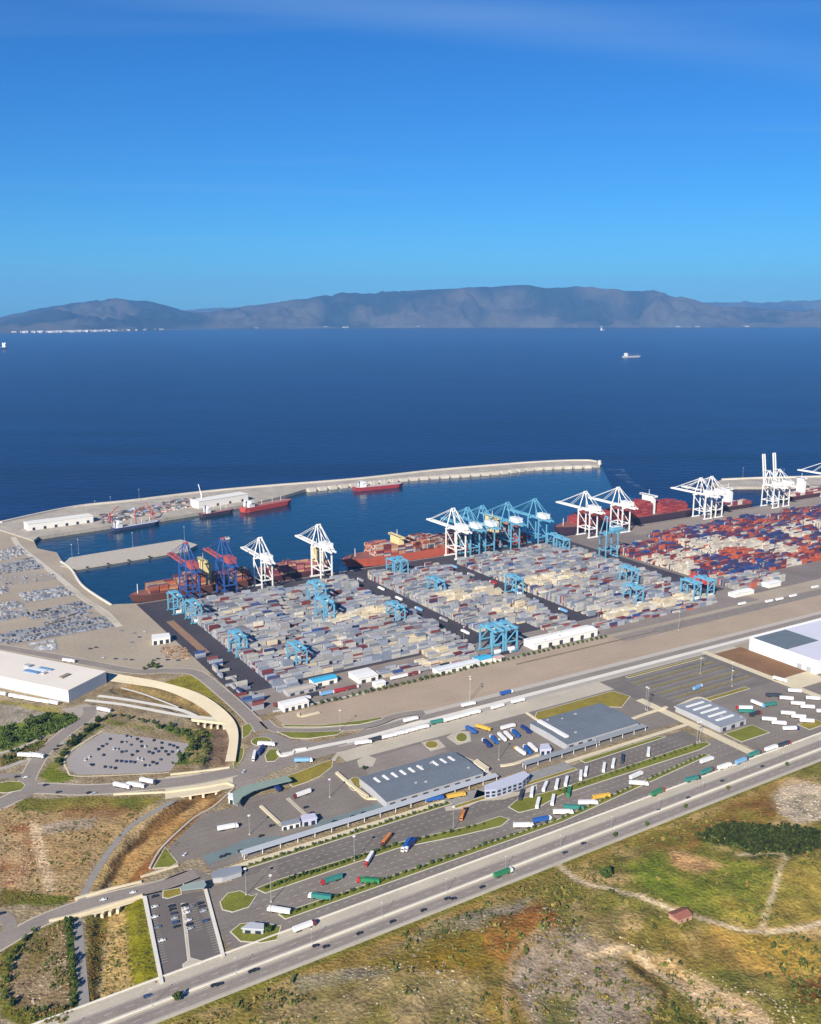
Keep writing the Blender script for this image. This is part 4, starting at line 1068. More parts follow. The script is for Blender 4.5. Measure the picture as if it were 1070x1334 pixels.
# ================================================================== SHIPS
def hull_mb(L, B, D, draft=0.0, z_wl=0.0, z0=None, z1=None, bow=0.16, stern=0.07):
    """hull between heights z0..z1 (0 = water line), bow towards +x"""
    z0 = -2.0 if z0 is None else z0; z1 = D if z1 is None else z1
    N, K = 26, 4; vs = []; fs = []
    for j in range(K + 1):
        z = z0 + (z1 - z0) * j / K; fz = max(0.0, z / D)
        for i in range(N + 1):
            t = i / N; x = (t - 0.5) * L
            bt = (1 - t) / (bow * (1.05 - 0.35 * fz))
            hb = 1.0 if bt > 1 else math.sin(max(0, bt) * math.pi / 2) ** 0.75
            stn = t / stern
            hs = 1.0 if stn > 1 else (0.55 + 0.45 * fz) + (0.45 - 0.45 * fz) * stn
            w = B / 2 * min(hb, hs) * (0.94 + 0.06 * fz)
            xr = x + (fz * 0.03 * L if t > 0.9 else 0) * (t - 0.9) * 10
            vs += [(xr, w, z), (xr, -w, z)]
    M_ = 2 * (N + 1)
    for j in range(K):
        for i in range(N):
            a = j * M_ + 2 * i; fs += [(a, a + M_, a + M_ + 2, a + 2), (a + 1, a + 3, a + M_ + 3, a + M_ + 1)]
        fs.append((j * M_, j * M_ + 1, (j + 1) * M_ + 1, (j + 1) * M_))
    t0 = K * M_
    for i in range(N): fs.append((t0 + 2 * i, t0 + 2 * i + 1, t0 + 2 * i + 3, t0 + 2 * i + 2))
    return MB().add(vs, fs)
def cargo_rows(L, B, z, x0, x1, tiers, pal, seed):
    rows = []
    x = x0 * L
    while x < x1 * L:
        tb = max(1, int(round(tiers * (0.55 + 0.75 * float(vnoise(x, 0, 40, seed))))))
        for j in range(int(B / 2.5)):
            y = -B / 2 + 1.25 + j * 2.5
            tt = max(0, tb - (1 if rng.random() < 0.25 else 0))
            for k in range(tt): rows.append((x, y, z + 1.3 + k * 2.6, 12.1, 2.42, 2.56, 0, *pal(x, y, k)))
        x += 13.6
    return rows
CARGOM = mat('container_paint_mixed', source='attr')
def container_ship(L, B, D, hull_c, boot_c, pal, towers, tiers, tower_m, seed, skip=(), loc=(0, 0, 0), rz=0.0, **kw):
    r = empty('container_ship', loc, rz)
    hl = mat('hull_%d' % seed, hull_c, rough=0.5, var=0.14, scale=0.03, scale2=0.3)
    h = hull_mb(L, B, D, z0=3.0, z1=D).obj('hull', hl, r)
    hull_mb(L * 0.995, B * 0.99, D, z0=-2, z1=3.0).obj('boot_top', mat('boot_%d' % seed, boot_c, rough=0.6, var=0.1), h)
    hull_mb(L * 0.97, B * 0.93, D, z0=D - 0.2, z1=D + 0.35).obj('deck', mat('ship_deck', alb(140, 90, 76), var=0.15), r)
    rows = []
    edges = [-0.42] + [t for t in towers] + [0.40]
    for a, b in zip(edges[:-1], edges[1:]):
        rows += cargo_rows(L, B * 0.93, D + 0.4, a + (0.045 if a in towers else 0), b - (0.045 if b in towers else 0), tiers, pal, seed)
    o = link('container_cargo', rows_mesh('container_cargo', rows), CARGOM, r); o['kind'] = 'stuff'
    for k, t in enumerate(towers):
        ht = 34 if k == len(towers) - 1 else 24
        w = MB().box((t * L, 0, D + ht / 2), (9, B * 0.62, ht)); w.box((t * L + 1, 0, D + ht + 1.6), (6, B * 0.96, 3.0))
        tw = w.obj('bridge_tower', tower_m, r)
        MB().box((t * L + 4.1, 0, D + ht + 2.0), (0.3, B * 0.9, 1.2)).obj('window', GLASS, tw)
        MB().box((t * L - 7, 0, D + ht * 0.42), (7, 9, ht * 0.84)).obj('funnel', tower_m, tw)
        MB().cyl((t * L, 0, D + ht + 3), (t * L, 0, D + ht + 12), 0.5, 0.3).obj('mast', WHITEP, tw)
    MB().cyl((L * 0.46, 0, D), (L * 0.46, 0, D + 14), 0.6, 0.4).obj('foremast', WHITEP, r)
    return tag(r, **kw)
def pal_of(*cs):
    c_ = [alb(*c) for c in cs]
    return lambda x, y, k: rng.choice(c_)
SEA0 = SEA_Z
BOW = UA + math.pi           # bows point to the west end of the quay
CREAMP = mat('cream_paint', alb(226, 206, 150), rough=0.6, var=0.1)
container_ship(178, 30, 13, alb(96, 62, 52), alb(60, 40, 40), pal_of((160, 88, 64), (180, 108, 72), (120, 66, 58), (186, 150, 110), (96, 56, 56), (90, 90, 110)), [-0.08], 6, CREAMP, 11,
               loc=uv(82, 19, SEA0), rz=BOW, label='brown container ship with orange cargo under the dark blue cranes', cat='ship', group='moored container ships')
container_ship(118, 26, 12, alb(84, 48, 54), alb(50, 36, 40), pal_of((150, 84, 92), (176, 110, 104), (190, 150, 110), (120, 62, 74)), [-0.34], 5, CREAMP, 12,
               loc=uv(236, 17, SEA0), rz=BOW, label='small maroon container ship moored between the two lone white cranes', cat='ship', group='moored container ships')
container_ship(352, 46, 16, alb(186, 92, 70), alb(60, 44, 52), pal_of((180, 92, 70), (150, 70, 60), (196, 180, 166), (176, 168, 160), (190, 134, 96), (116, 54, 54), (90, 96, 120)), [0.24, -0.30], 7, CREAMP, 13,
               loc=uv(510, 28, SEA0), rz=BOW, label='huge orange red container ship moored beside the light blue cranes', cat='ship', group='moored container ships')
container_ship(330, 44, 17, alb(66, 50, 62), alb(48, 38, 46), pal_of((156, 66, 62), (140, 54, 56), (172, 84, 74), (128, 50, 54)), [-0.18], 8, WHITEP, 14,
               loc=uv(925, 26, SEA0), rz=BOW, label='dark container ship piled high with dark red containers and a white bridge', cat='ship', group='moored container ships')
container_ship(120, 24, 11, alb(70, 50, 60), alb(46, 38, 44), pal_of((150, 74, 76), (206, 200, 186), (120, 60, 72)), [0.05], 3, WHITEP, 15,
               loc=uv(1200, 16, SEA0), rz=BOW, label='small dark feeder ship with a white bridge between two pairs of white cranes', cat='ship', group='moored container ships')
container_ship(150, 26, 11, alb(80, 56, 60), alb(46, 38, 44), pal_of((150, 74, 76), (206, 200, 186), (120, 60, 72)), [0.1], 3, WHITEP, 16,
               loc=uv(1440, 17, SEA0), rz=BOW, label='feeder ship with a white bridge opposite the second breakwater', cat='ship', group='moored container ships')
def tanker(a, b, B, D, hull_c, house_at, label, deck_c=(170, 110, 100), crane_=False, seed=0, tow=12, name='cargo_ship'):
    """ship lying between two pixels on the water"""
    A_, B_ = at(*a, SEA_Z), at(*b, SEA_Z); d = B_ - A_; L = d.length
    r = empty(name, (A_ + B_) / 2, math.atan2(d.y, d.x))
    h = hull_mb(L, B, D, z0=0.8).obj('hull', mat('tanker_hull_%d' % seed, hull_c, rough=0.5, var=0.12), r)
    hull_mb(L * 0.99, B * 0.98, D, z0=-2, z1=0.8).obj('boot_top', mat('tanker_boot', alb(80, 40, 40), var=0.1), h)
    hull_mb(L * 0.95, B * 0.9, D, z0=D - 0.1, z1=D + 0.2).obj('deck', mat('tanker_deck_%d' % seed, alb(*deck_c), var=0.15), r)
    x = house_at * L
    t = MB().box((x, 0, D + tow * 0.35), (L * 0.11, B * 0.8, tow * 0.7)).box((x + 0.5, 0, D + tow * 0.84), (L * 0.07, B * 0.95, tow * 0.28)).obj('deckhouse', WHITEP, r)
    MB().box((x + L * 0.037 + 0.55, 0, D + tow * 0.88), (0.15, B * 0.85, tow * 0.1)).obj('window', GLASS, t)
    MB().cyl((x - L * 0.06, 0, D), (x - L * 0.06, 0, D + tow * 1.05), 1.6, 1.3).obj('funnel', mat('funnel_blue', alb(50, 70, 120), var=0.1), t)
    pp = MB()
    for y in (-1.2, 0, 1.2): pp.beam((-L * 0.3, y, D + 1), (L * 0.4, y, D + 1), 0.5)
    pp.obj('deck_pipe', mat('tanker_pipe', alb(190, 180, 170), var=0.1), r)
    for xx in (-0.1, 0.12, 0.3): MB().cyl((xx * L, 0, D), (xx * L, 0, D + tow * 0.9), 0.5, 0.3).obj('mast', WHITEP, r)
    if crane_:
        MB().cyl((0, 0, D), (0, 0, D + tow * 2.2), 1.4, 1.0).obj('crane_post', REDP, r)
        MB().beam((0, 0, D + tow * 1.9), (L * 0.22, 0, D + tow * 2.7), 1.1).obj('crane_jib', REDP, r)
    return tag(r, label=label, cat='ship', group='ships in the outer harbour')
tanker((316, 668), (378, 656), 24, 10, alb(186, 76, 66), -0.36, 'red tanker moored at the wide part of the breakwater', seed=1)
tanker((462, 640), (524, 634), 22, 9, alb(160, 58, 62), -0.34, 'dark red tanker lying along the narrow line of caissons', deck_c=(206, 190, 180), seed=2)
tanker((262, 674), (303, 667), 17, 7, alb(70, 60, 74), -0.3, 'small dark cargo ship moored beside the white quay shed', seed=3, tow=13)
tanker((147, 692), (207, 682), 18, 6, alb(60, 70, 104), -0.38, 'blue cargo ship with a red deck crane at the inner quay', deck_c=(196, 200, 208), crane_=True, seed=4)
tanker((812, 466), (835, 465.2), 30, 12, alb(190, 186, 180), -0.34, 'pale cargo ship crossing the open strait', deck_c=(200, 190, 180), seed=5, tow=26)
tanker((-6, 455.5), (9, 454.5), 40, 18, alb(190, 190, 196), 0.3, 'distant pale ship in the strait off the far shore town', deck_c=(210, 205, 200), seed=6, tow=44)
tanker((290, 704), (300, 702.5), 5, 2.4, alb(226, 224, 220), -0.15, 'small white motor boat in the harbour basin', deck_c=(220, 220, 215), seed=7, tow=3.4, name='motor_boat')
tanker((783, 430.5), (788, 430.3), 30, 14, alb(210, 208, 204), -0.3, 'tiny pale vessel under the far shore', deck_c=(210, 205, 200), seed=8, tow=30)
# wake of a departing vessel: thin foam on the water
wk = []
A_ = smooth_line([at(*p, SEA_Z) for p in PL('C', (440, 215), (395, 190), (360, 165), (335, 140))], 30)
fm = bpy.data.materials.new('sea_foam'); fm.use_nodes = True
n_, l_ = fm.node_tree.nodes, fm.node_tree.links
b_ = n_['Principled BSDF']; b_.inputs['Base Color'].default_value = (0.30, 0.40, 0.52, 1); b_.inputs['Roughness'].default_value = 0.6
g_ = n_.new('ShaderNodeNewGeometry'); t_ = n_.new('ShaderNodeTexNoise'); t_.inputs['Scale'].default_value = 0.03; t_.inputs['Detail'].default_value = 6
l_.new(g_.outputs['Position'], t_.inputs['Vector'])
r_ = n_.new('ShaderNodeMapRange'); r_.inputs['From Min'].default_value = 0.42; r_.inputs['From Max'].default_value = 0.72; r_.inputs['To Max'].default_value = 0.26
l_.new(t_.outputs['Fac'], r_.inputs['Value']); l_.new(r_.outputs[0], b_.inputs['Alpha'])
wv = []; wf = []
for i, p in enumerate(A_):
    d = (A_[min(i + 1, len(A_) - 1)] - A_[max(i - 1, 0)]).normalized(); nn = Vector((-d.y, d.x)); w = 4 + 20 * i / len(A_)
    wv += [(p.x + nn.x * w, p.y + nn.y * w, SEA_Z + 0.1), (p.x - nn.x * w, p.y - nn.y * w, SEA_Z + 0.1)]
tag(MB().add(wv, [(2 * i, 2 * i + 1, 2 * i + 3, 2 * i + 2) for i in range(len(A_) - 1)]).obj('wake', fm), 'pale streak of foam left on the water behind the container ship', 'wake', kind='stuff')
# white sheds on the breakwater quay, light masts, harbour cranes
def box_building(name, poly, z0, h, wall_m, roof_m, label, cat='building', doors=0, dm=None, par=0.8, group=None):
    """flat-roofed building on a ground outline; doors lie along the first edge"""
    c = sum((Vector((p[0], p[1], 0)) for p in poly), Vector()) / len(poly); c.z = z0
    r = empty(name, c)
    lp = [Vector((p[0] - c.x, p[1] - c.y)) for p in poly]
    MB().prism(lp, 0, h).obj('wall', wall_m, r)
    MB().prism(inset(lp, -0.5), h, h + par).obj('roof', roof_m, r)
    a, b = lp[0], lp[1]; d = (b - a).normalized(); ar = sum(lp[i].x * lp[(i + 1) % len(lp)].y - lp[(i + 1) % len(lp)].x * lp[i].y for i in range(len(lp)))
    nn = Vector((d.y, -d.x)) * (1 if ar > 0 else -1); L = (b - a).length
    for i in range(doors):
        m_ = a + d * (L * (i + 0.5) / doors) + nn * 0.08
        w = min(5.0, L / doors * 0.55); hh = min(h * 0.7, 5)
        MB().box((0, 0, 0), (w, 0.2, hh), Matrix.Translation((m_.x, m_.y, hh / 2)) @ Matrix.Rotation(math.atan2(d.y, d.x), 4, 'Z')).obj('door', dm or GLASS, r)
    return tag(r, label=label, cat=cat, group=group)
WHITEB = mat('white_wall', alb(236, 232, 222), rough=0.7, var=0.06, scale=0.1)
def quad_from(k, a, b, depth, z=2.0):
    A_, B_ = at(*pix(k, *a), z), at(*pix(k, *b), z); d = (B_ - A_).normalized(); nn = Vector((-d.y, d.x, 0))
    return [A_, B_, B_ + nn * depth, A_ + nn * depth]
box_building('quay_shed', quad_from('A', (110, 332), (362, 298), 26), 2.0, 12, WHITEB, WHITEB, 'long white shed with dark doors at the root of the breakwater', doors=6)
box_building('quay_shed', quad_from('A', (770, 246), (962, 214), 30), 2.0, 14, WHITEB, WHITEB, 'white shed behind the small dark cargo ship', doors=4)
def light_mast(p, h, label, group='tall light masts', name='light_mast'):
    r = empty(name, p)
    MB().cyl((0, 0, 0), (0, 0, h), 0.26 if h > 14 else 0.12, 0.14 if h > 14 else 0.07, 8).obj('pole', mat('galvanised', alb(176, 176, 172), rough=0.5, var=0.1, metal=0.3), r)
    MB().cyl((0, 0, h), (0, 0, h + 0.35), 1.2 if h > 14 else 0.35, n=10).obj('lamp_ring', WHITEP, r)
    MB().box((0, 0, 0.3), (1.4, 1.4, 0.6)).obj('base', CONC, r)
    return tag(r, label=label, cat='light mast', group=group)
for q in ((280, 440), (305, 420), (515, 392), (715, 368)): light_mast(at(*pix('A', *q), 0.6), 24, 'slim light mast on the plain concrete jetty')
for q in ((430, 245), (540, 215), (370, 262)): light_mast(at(*pix('A', *q), 2), 24, 'slim light mast on the breakwater quay')
for q in ((790, 175), (935, 180)): light_mast(at(*pix('C', *q), 2), 26, 'slim light mast on the second breakwater')
def harbour_crane(p, rz, m, label, h=30):
    r = empty('harbour_crane', p, rz)
    for sx in (-1, 1):
        for sy in (-1, 1): MB().beam((sx * 4, sy * 4, 0), (sx * 2.5, sy * 2.5, 9), 0.9).obj('leg', m, r)
    MB().box((0, 0, 10.5), (7, 6, 3)).obj('cab', m, r)
    MB().cyl((0, 0, 12), (0, 0, h * 0.75), 1.5, 1.0).obj('tower', m, r)
    MB().beam((0, 0, h * 0.55), (h * 0.75, 0, h * 1.15), 1.3).obj('jib', m, r)
    return tag(r, label=label, cat='crane', group='small harbour cranes')
harbour_crane(at(*pix('A', 782, 232), 2), 2.0, WHITEP, 'white harbour crane beside the white quay shed', 34)
harbour_crane(at(*pix('A', 425, 300), 2), 0.7, REDP, 'red harbour crane at the stern of the blue cargo ship', 26)
harbour_crane(at(*pix('A', 590, 285), 2), 2.4, REDP, 'red harbour crane at the bow of the blue cargo ship', 26)
# ================================================================== BUILDINGS
SLATE = mat('slate_roof', alb(112, 120, 128), rough=0.7, var=0.14, scale=0.05, scale2=0.6)
SLATEL = mat('slate_roof_light', alb(140, 146, 154), rough=0.7, var=0.12, scale=0.05, scale2=0.6)
GREYW = mat('grey_wall', alb(176, 176, 178), rough=0.8, var=0.1, scale=0.1)
TEALR = mat('teal_roof', alb(118, 132, 130), rough=0.7, var=0.15, scale=0.06, scale2=0.6)
GREENR = mat('green_roof', alb(140, 156, 142), rough=0.7, var=0.15, scale=0.06, scale2=0.6)
TURQ = mat('turquoise_roof', alb(70, 176, 214), rough=0.6, var=0.1)
WHITER = mat('white_roof', alb(238, 236, 230), rough=0.6, var=0.06, scale=0.05)
DOORM = mat('dark_door', alb(62, 64, 72), rough=0.6, var=0.1)
def uv_building(name, u0, u1, v0, v1, h, wall_m, roof_m, label, ridge=1.5, sky=(), door_n=0, roof2=None, door_side='front', cat='building'):
    """shed set square to the quay: walls, two roof slopes with a ridge along u, skylights and doors as parts. v0 far, v1 near"""
    c = uv((u0 + u1) / 2, (v0 + v1) / 2); r = empty(name, c, UA); U, V = (u1 - u0) / 2, abs(v0 - v1) / 2
    w = MB().add([(-U, -V, 0), (U, -V, 0), (U, V, 0), (-U, V, 0), (-U, -V, h), (U, -V, h), (U, V, h), (-U, V, h), (-U, 0, h + ridge), (U, 0, h + ridge)],
                 [(0, 1, 5, 4), (2, 3, 7, 6), (1, 2, 6, 9, 5), (3, 0, 4, 8, 7)])
    w.obj('wall', wall_m, r)
    e = 0.6; t = 0.3
    MB().add([(-U - e, -V - e, h), (U + e, -V - e, h), (U + e, 0, h + ridge), (-U - e, 0, h + ridge), (-U - e, -V - e, h + t), (U + e, -V - e, h + t), (U + e, 0, h + ridge + t), (-U - e, 0, h + ridge + t)],
             [(4, 5, 6, 7), (0, 1, 5, 4), (1, 2, 6, 5), (3, 0, 4, 7), (3, 2, 1, 0)]).obj('roof_slope', roof_m, r)
    MB().add([(-U - e, 0, h + ridge), (U + e, 0, h + ridge), (U + e, V + e, h), (-U - e, V + e, h), (-U - e, 0, h + ridge + t), (U + e, 0, h + ridge + t), (U + e, V + e, h + t), (-U - e, V + e, h + t)],
             [(4, 5, 6, 7), (2, 3, 7, 6), (1, 2, 6, 5), (3, 0, 4, 7), (3, 2, 1, 0)]).obj('roof_slope', roof2 or roof_m, r)
    if U > 17:      # standing seams and a few vents
        sm = MB(); n_ = int(2 * U / 4.0)
        for i in range(1, n_):
            x = -U + 2 * U * i / n_
            for sg in (-1, 1): sm.beam((x, sg * (V + 0.4), h + t + 0.06), (x, sg * 0.1, h + ridge + t + 0.06), 0.22, 0.22)
        sm.obj('roof_seam', roof_m, r)
        for i in range(int(U / 9)):
            x, y = rng.uniform(-U * 0.9, U * 0.9), rng.choice((-1, 1)) * rng.uniform(0.45, 0.85) * V
            MB().box((x, y, h + ridge * (1 - abs(y) / V) + t + 0.5), (rng.uniform(1.2, 2.6), 1.4, 1.0)).obj('vent', GREYW, r)
    for (su, sv, lu, lv, hh) in sky:
        x, y = su - (u0 + u1) / 2, sv - (v0 + v1) / 2
        z = h + ridge * (1 - abs(y) / V) + t
        MB().box((x, y, z + hh / 2 - 0.2), (lu, lv, hh)).obj('skylight', WHITER, r)
    for i in range(door_n):
        x = -U + 2 * U * (i + 0.5) / door_n
        MB().box((x, -V - 0.08, h * 0.33), (min(5, 2 * U / door_n * 0.5), 0.2, h * 0.66)).obj('door', DOORM, r)
    return tag(r, label=label, cat=cat)
uv_building('customs_hall', 12, 108, -610, -657, 6.5, GREYW, SLATE, 'big slate roofed customs hall with a row of nine white skylights',
            sky=[(22 + i * 8.6 + (7 if i > 5 else 0), -623, 2.2, 9, 0.9) for i in range(9)], door_n=9, roof2=SLATE, ridge=1.2)
uv_building('customs_hall', 206, 296, -598, -652, 6.5, GREYW, SLATE, 'slate roofed customs hall with one long white roof light', sky=[(214, -622, 4.2, 42, 1.6)], door_n=8, ridge=1.0)
uv_building('truck_shed', 357, 394, -642, -699, 6, GREYW, SLATEL, 'small dark shed with five white roof strips beside the lorry park', sky=[(376, -650 - i * 9.5, 24, 2.4, 1.0) for i in range(5)], door_n=3, ridge=0.6)
uv_building('workshop', 346, 446, -408, -428, 8, WHITEB, WHITER, 'long white workshop with dark doors beside the rail yard fence', door_n=6, ridge=1.8)
uv_building('store_shed', 205, 262, -424, -435, 5, WHITEB, mat('pale_roof', alb(214, 218, 220), var=0.08), 'long pale roofed shed beside the rail yard fence', door_n=4, ridge=1)
uv_building('store_shed', 262, 282, -420, -432, 5, WHITEB, TURQ, 'little shed with a turquoise roof next to the parked blue cranes', ridge=1)
uv_building('store_shed', 284, 296, -428, -436, 4, WHITEB, mat('pink_roof', alb(214, 176, 168), var=0.08), 'low shed with a pinkish roof next to the parked blue cranes', ridge=0.6)
uv_building('store_shed', 72, 100, -384, -396, 6, WHITEB, TURQ, 'shed with a turquoise roof below the grey container stacks', door_n=2, ridge=1)
uv_building('store_shed', 118, 142, -388, -412, 6, WHITEB, WHITER, 'square white shed with a bright flat roof above the rail yard fence', door_n=2, ridge=0.6)
uv_building('store_shed', 128, 140, -424, -432, 5, WHITEB, WHITER, 'tiny white hut right at the rail yard fence', ridge=0.6)
uv_building('gate_office', 18, 46, -424, -438, 6, WHITEB, WHITER, 'white gate office at the corner of the terminal', door_n=4, ridge=0.6)
uv_building('store_shed', 38, 70, -392, -404, 4.5, GREYW, mat('beige_roof', alb(190, 180, 166), var=0.1), 'beige roofed shed near the terminal gate', door_n=3, ridge=0.8)
uv_building('store_shed', 720, 760, -396, -408, 5, WHITEB, WHITER, 'white roofed shed below the bright red container stack', ridge=0.8)
uv_building('store_shed', 800, 826, -388, -402, 6, WHITEB, WHITER, 'white shed in front of the colourful container stacks', ridge=0.8)
# white warehouse with the dark roof panel
c0 = uv(566, -560); rw = empty('warehouse', c0, UA)
Lw, Dw, Hw = 200, 92, 15
MB().add([(0, -Dw, 0), (Lw, -Dw, 0), (Lw, 0, 0), (0, 0, 0), (0, -Dw, Hw), (Lw, -Dw, Hw), (Lw, 0, Hw), (0, 0, Hw)], [(0, 1, 5, 4), (1, 2, 6, 5), (2, 3, 7, 6), (3, 0, 4, 7)]).obj('wall', WHITER, rw)
rf = MB().box((Lw / 2, -Dw / 2, Hw + 0.2), (Lw + 1, Dw + 1, 0.4)).obj('roof', mat('lavender_roof', alb(214, 214, 224), rough=0.6, var=0.06, scale=0.04), rw)
MB().box((32, -26, Hw + 0.55), (58, 46, 0.3)).obj('roof_panel', mat('dark_membrane', alb(106, 118, 124), var=0.12, scale=0.1), rf)
pr = MB()
for a, b in (((0, 0), (Lw, 0)), ((0, -Dw), (Lw, -Dw)), ((0, 0), (0, -Dw)), ((Lw, 0), (Lw, -Dw))): pr.beam((*a, Hw + 0.9), (*b, Hw + 0.9), 0.8, 1.2)
pr.obj('parapet', WHITER, rw)
for i in range(10): MB().box((12 + i * 18, -Dw - 0.1, 3), (6, 0.25, 6)).obj('loading_door', GREYW, rw)
for i in range(2): MB().box((-0.1, -70 - i * 12, 3), (0.25, 6, 6)).obj('loading_door', GREYW, rw)
tag(rw, 'big white warehouse with a dark roof panel beside brown soil', 'warehouse')
# white warehouse at the western edge
A_, B_ = at(*pix('g', 602, 572)), at(*pix('g', 930, 402)); f_ = (at(0, 896) - A_).normalized(); s_ = (B_ - A_)
lw = empty('warehouse', A_, 0)
poly = [Vector((0, 0)), Vector((f_.x, f_.y)) * 300, Vector((f_.x, f_.y)) * 300 + Vector((s_.x, s_.y)), Vector((s_.x, s_.y))]
MB().prism(poly, 0, 13).obj('wall', WHITER, lw)
rf = MB().prism(inset(poly, -0.4), 13, 13.7).obj('roof', mat('warm_white_roof', alb(236, 226, 210), rough=0.6, var=0.07, scale=0.03), lw)
ex, ey = Vector((f_.x, f_.y)), Vector((s_.x, s_.y)).normalized(); S_ = s_.length
def roof_box(a, b, lx, ly, h, m_, nm):
    c = ex * a + ey * b; M_ = Matrix.Translation((c.x, c.y, 13.7 + h / 2)) @ Matrix.Rotation(math.atan2(ex.y, ex.x), 4, 'Z')
    MB().box((0, 0, 0), (lx, ly, h), M_).obj(nm, m_, rf)
BLUEGL = mat('blue_glazing', alb(120, 150, 184), rough=0.4, var=0.15)
roof_box(72, S_ * 0.40, 20, 6, 1.2, BLUEGL, 'skylight'); roof_box(64, S_ * 0.62, 18, 4, 1.2, BLUEGL, 'skylight')
roof_box(72, S_ * 0.52, 26, 5, 0.8, mat('pale_glazing', alb(220, 226, 232), var=0.05), 'skylight')
roof_box(88, S_ * 0.58, 8, 6, 2.2, GREYW, 'vent'); roof_box(30, S_ * 0.48, 5, 12, 1.6, mat('olive_vent', alb(140, 136, 120), var=0.1), 'vent'); roof_box(56, S_ * 0.42, 4, 4, 1.8, GREYW, 'vent')
MB().prism([v_ * 1.0 for v_ in (Vector((0, 0)) - ey * 0.3, ex * 300 - ey * 0.3, ex * 300 - ey * 0.02, -ey * 0.02)], 0, 1.2).obj('plinth', GREYW, lw)
tag(lw, 'huge white warehouse with blue skylights beside the port road', 'warehouse')
# office block beside the lorry lanes
op = [at(*p, 7) for p in PL('S', (800, 572), (855, 550), (1000, 498), (1030, 514), (995, 545), (860, 590), (800, 596))]
c = sum(op, Vector()) / len(op); c.z = 0; ob = empty('office_building', c)
lp = [Vector((p.x - c.x, p.y - c.y)) for p in op]
MB().prism(lp, 0, 7).obj('wall', mat('lilac_wall', alb(176, 180, 196), var=0.06), ob)
MB().prism(inset(lp, -0.5), 7, 7.6).obj('roof', mat('lilac_roof', alb(190, 194, 208), var=0.05), ob)
for (i, j) in ((5, 4), (6, 5), (4, 3)):
    a, b = lp[i], lp[j]; d = (b - a); n_ = max(1, int(d.length / 5)); dn = d.normalized(); nn = Vector((dn.y, -dn.x))
    for k in range(n_):
        for zz in (2.0, 5.0):
            m_ = a + d * ((k + 0.5) / n_) + nn * 0.1
            MB().box((0, 0, 0), (3.2, 0.3, 1.8), Matrix.Translation((m_.x, m_.y, zz)) @ Matrix.Rotation(math.atan2(d.y, d.x), 4, 'Z')).obj('window', GLASS, ob)
tag(ob, 'pale lilac office building with dark windows between the customs halls', 'building')
def canopy(name, poly, h, roof_m, label, cols=(), thick=0.6):
    c = sum((Vector((p[0], p[1], 0)) for p in poly), Vector()) / len(poly); r = empty(name, c)
    MB().prism([(p[0] - c.x, p[1] - c.y) for p in poly], h, h + thick, bottom=True).obj('roof', roof_m, r)
    for q in cols: MB().cyl((q[0] - c.x, q[1] - c.y, 0), (q[0] - c.x, q[1] - c.y, h), 0.3, n=6).obj('column', WHITEP, r)
    return tag(r, label=label, cat='canopy')
def ucan(u0, u1, v0, v1, h, m_, label, step=12):
    n_ = int((u1 - u0) / step)
    canopy('canopy', uvrect(u0, u1, v0, v1), h, m_, label, [uv(u0 + 1.5 + (u1 - u0 - 3) * i / n_, v) for i in range(n_ + 1) for v in (v0 - 1, v1 + 1)])
PALER = mat('pale_grey_roof', alb(186, 190, 194), rough=0.7, var=0.08, scale=0.05)
ucan(-116, 118, -660.5, -666.5, 4.5, PALER, 'very long narrow pale roof between the customs yards and the lorry lanes', 14)
ucan(150, 236, -656, -662, 4.5, mat('grey_canopy', alb(150, 154, 158), var=0.1), 'long narrow grey roof below the middle customs hall', 14)
ucan(238, 300, -653, -660, 4.5, mat('grey_canopy', None), 'narrow grey roof leading from the middle customs hall to the loop road', 14)
area('asphalt_yard', PL('L', (212, 520), (350, 470), (420, 440), (590, 432), (420, 490), (240, 556)), 0.12, TEALR, 'greenish paint on the western inspection lanes')
area('asphalt_yard', PL('L', (690, 376), (800, 345), (985, 288), (1000, 305), (870, 345), (700, 395)), 0.12, TEALR, 'greenish paint along the edge of the western yard')
canopy('canopy', [at(*p, 6) for p in PL('L', (345, 245), (380, 222), (440, 205), (510, 188), (580, 172), (604, 192), (520, 212), (440, 236), (390, 262), (360, 302), (348, 290))], 6, GREENR, 'curved green canopy at the entrance of the western customs yard', [at(*p) for p in PL('L', (365, 300), (400, 262), (450, 240), (520, 220), (590, 204))])
canopy('canopy', [at(*p, 5) for p in PL('K', (700, 180), (705, 160), (790, 140), (800, 160), (790, 172))], 5, mat('sage_roof', alb(150, 162, 156), var=0.1), 'sage green canopy over the gate of the striped car park', [at(*p) for p in PL('K', (712, 178), (785, 165))])
box_building('gate_house', [at(*p, 4) for p in PL('K', (822, 112), (870, 95), (930, 88), (935, 105), (860, 128), (825, 132))], 0, 4, GREYW, SLATEL, 'grey gate house with a flat roof at the end of the long pale roof', doors=3)
box_building('kiosk', [at(*p) for p in PL('L', (328, 290), (352, 294), (352, 276), (330, 272))], 0, 5, WHITEB, WHITER, 'white kiosk at the end of the curved green canopy', doors=1)
box_building('kiosk', [at(*p) for p in PL('L', (560, 410), (640, 392), (628, 380), (560, 396))], 0, 4, WHITEB, SLATEL, 'pale kiosk row beside the pale paved divider', doors=3)
box_building('kiosk', [at(*p) for p in PL('L', (650, 392), (712, 380), (700, 362), (645, 372))], 0, 5, mat('lavender_wall', alb(196, 196, 214), var=0.08), mat('lavender_wall', None), 'lavender cabin beside the pale kiosk row', doors=2)
box_building('kiosk', [at(*p) for p in PL('S', (346, 650), (408, 630), (366, 596), (340, 612))], 0, 5, mat('lavender_wall', None), mat('lavender_wall', None), 'lavender cabin at the corner of the big customs hall', doors=2)
box_building('kiosk', [at(*p) for p in PL('T', (115, 505), (185, 500), (165, 468), (120, 472))], 0, 5, mat('lavender_wall', None), mat('lavender_wall', None), 'lavender cabin below the parked blue lorries', doors=2)
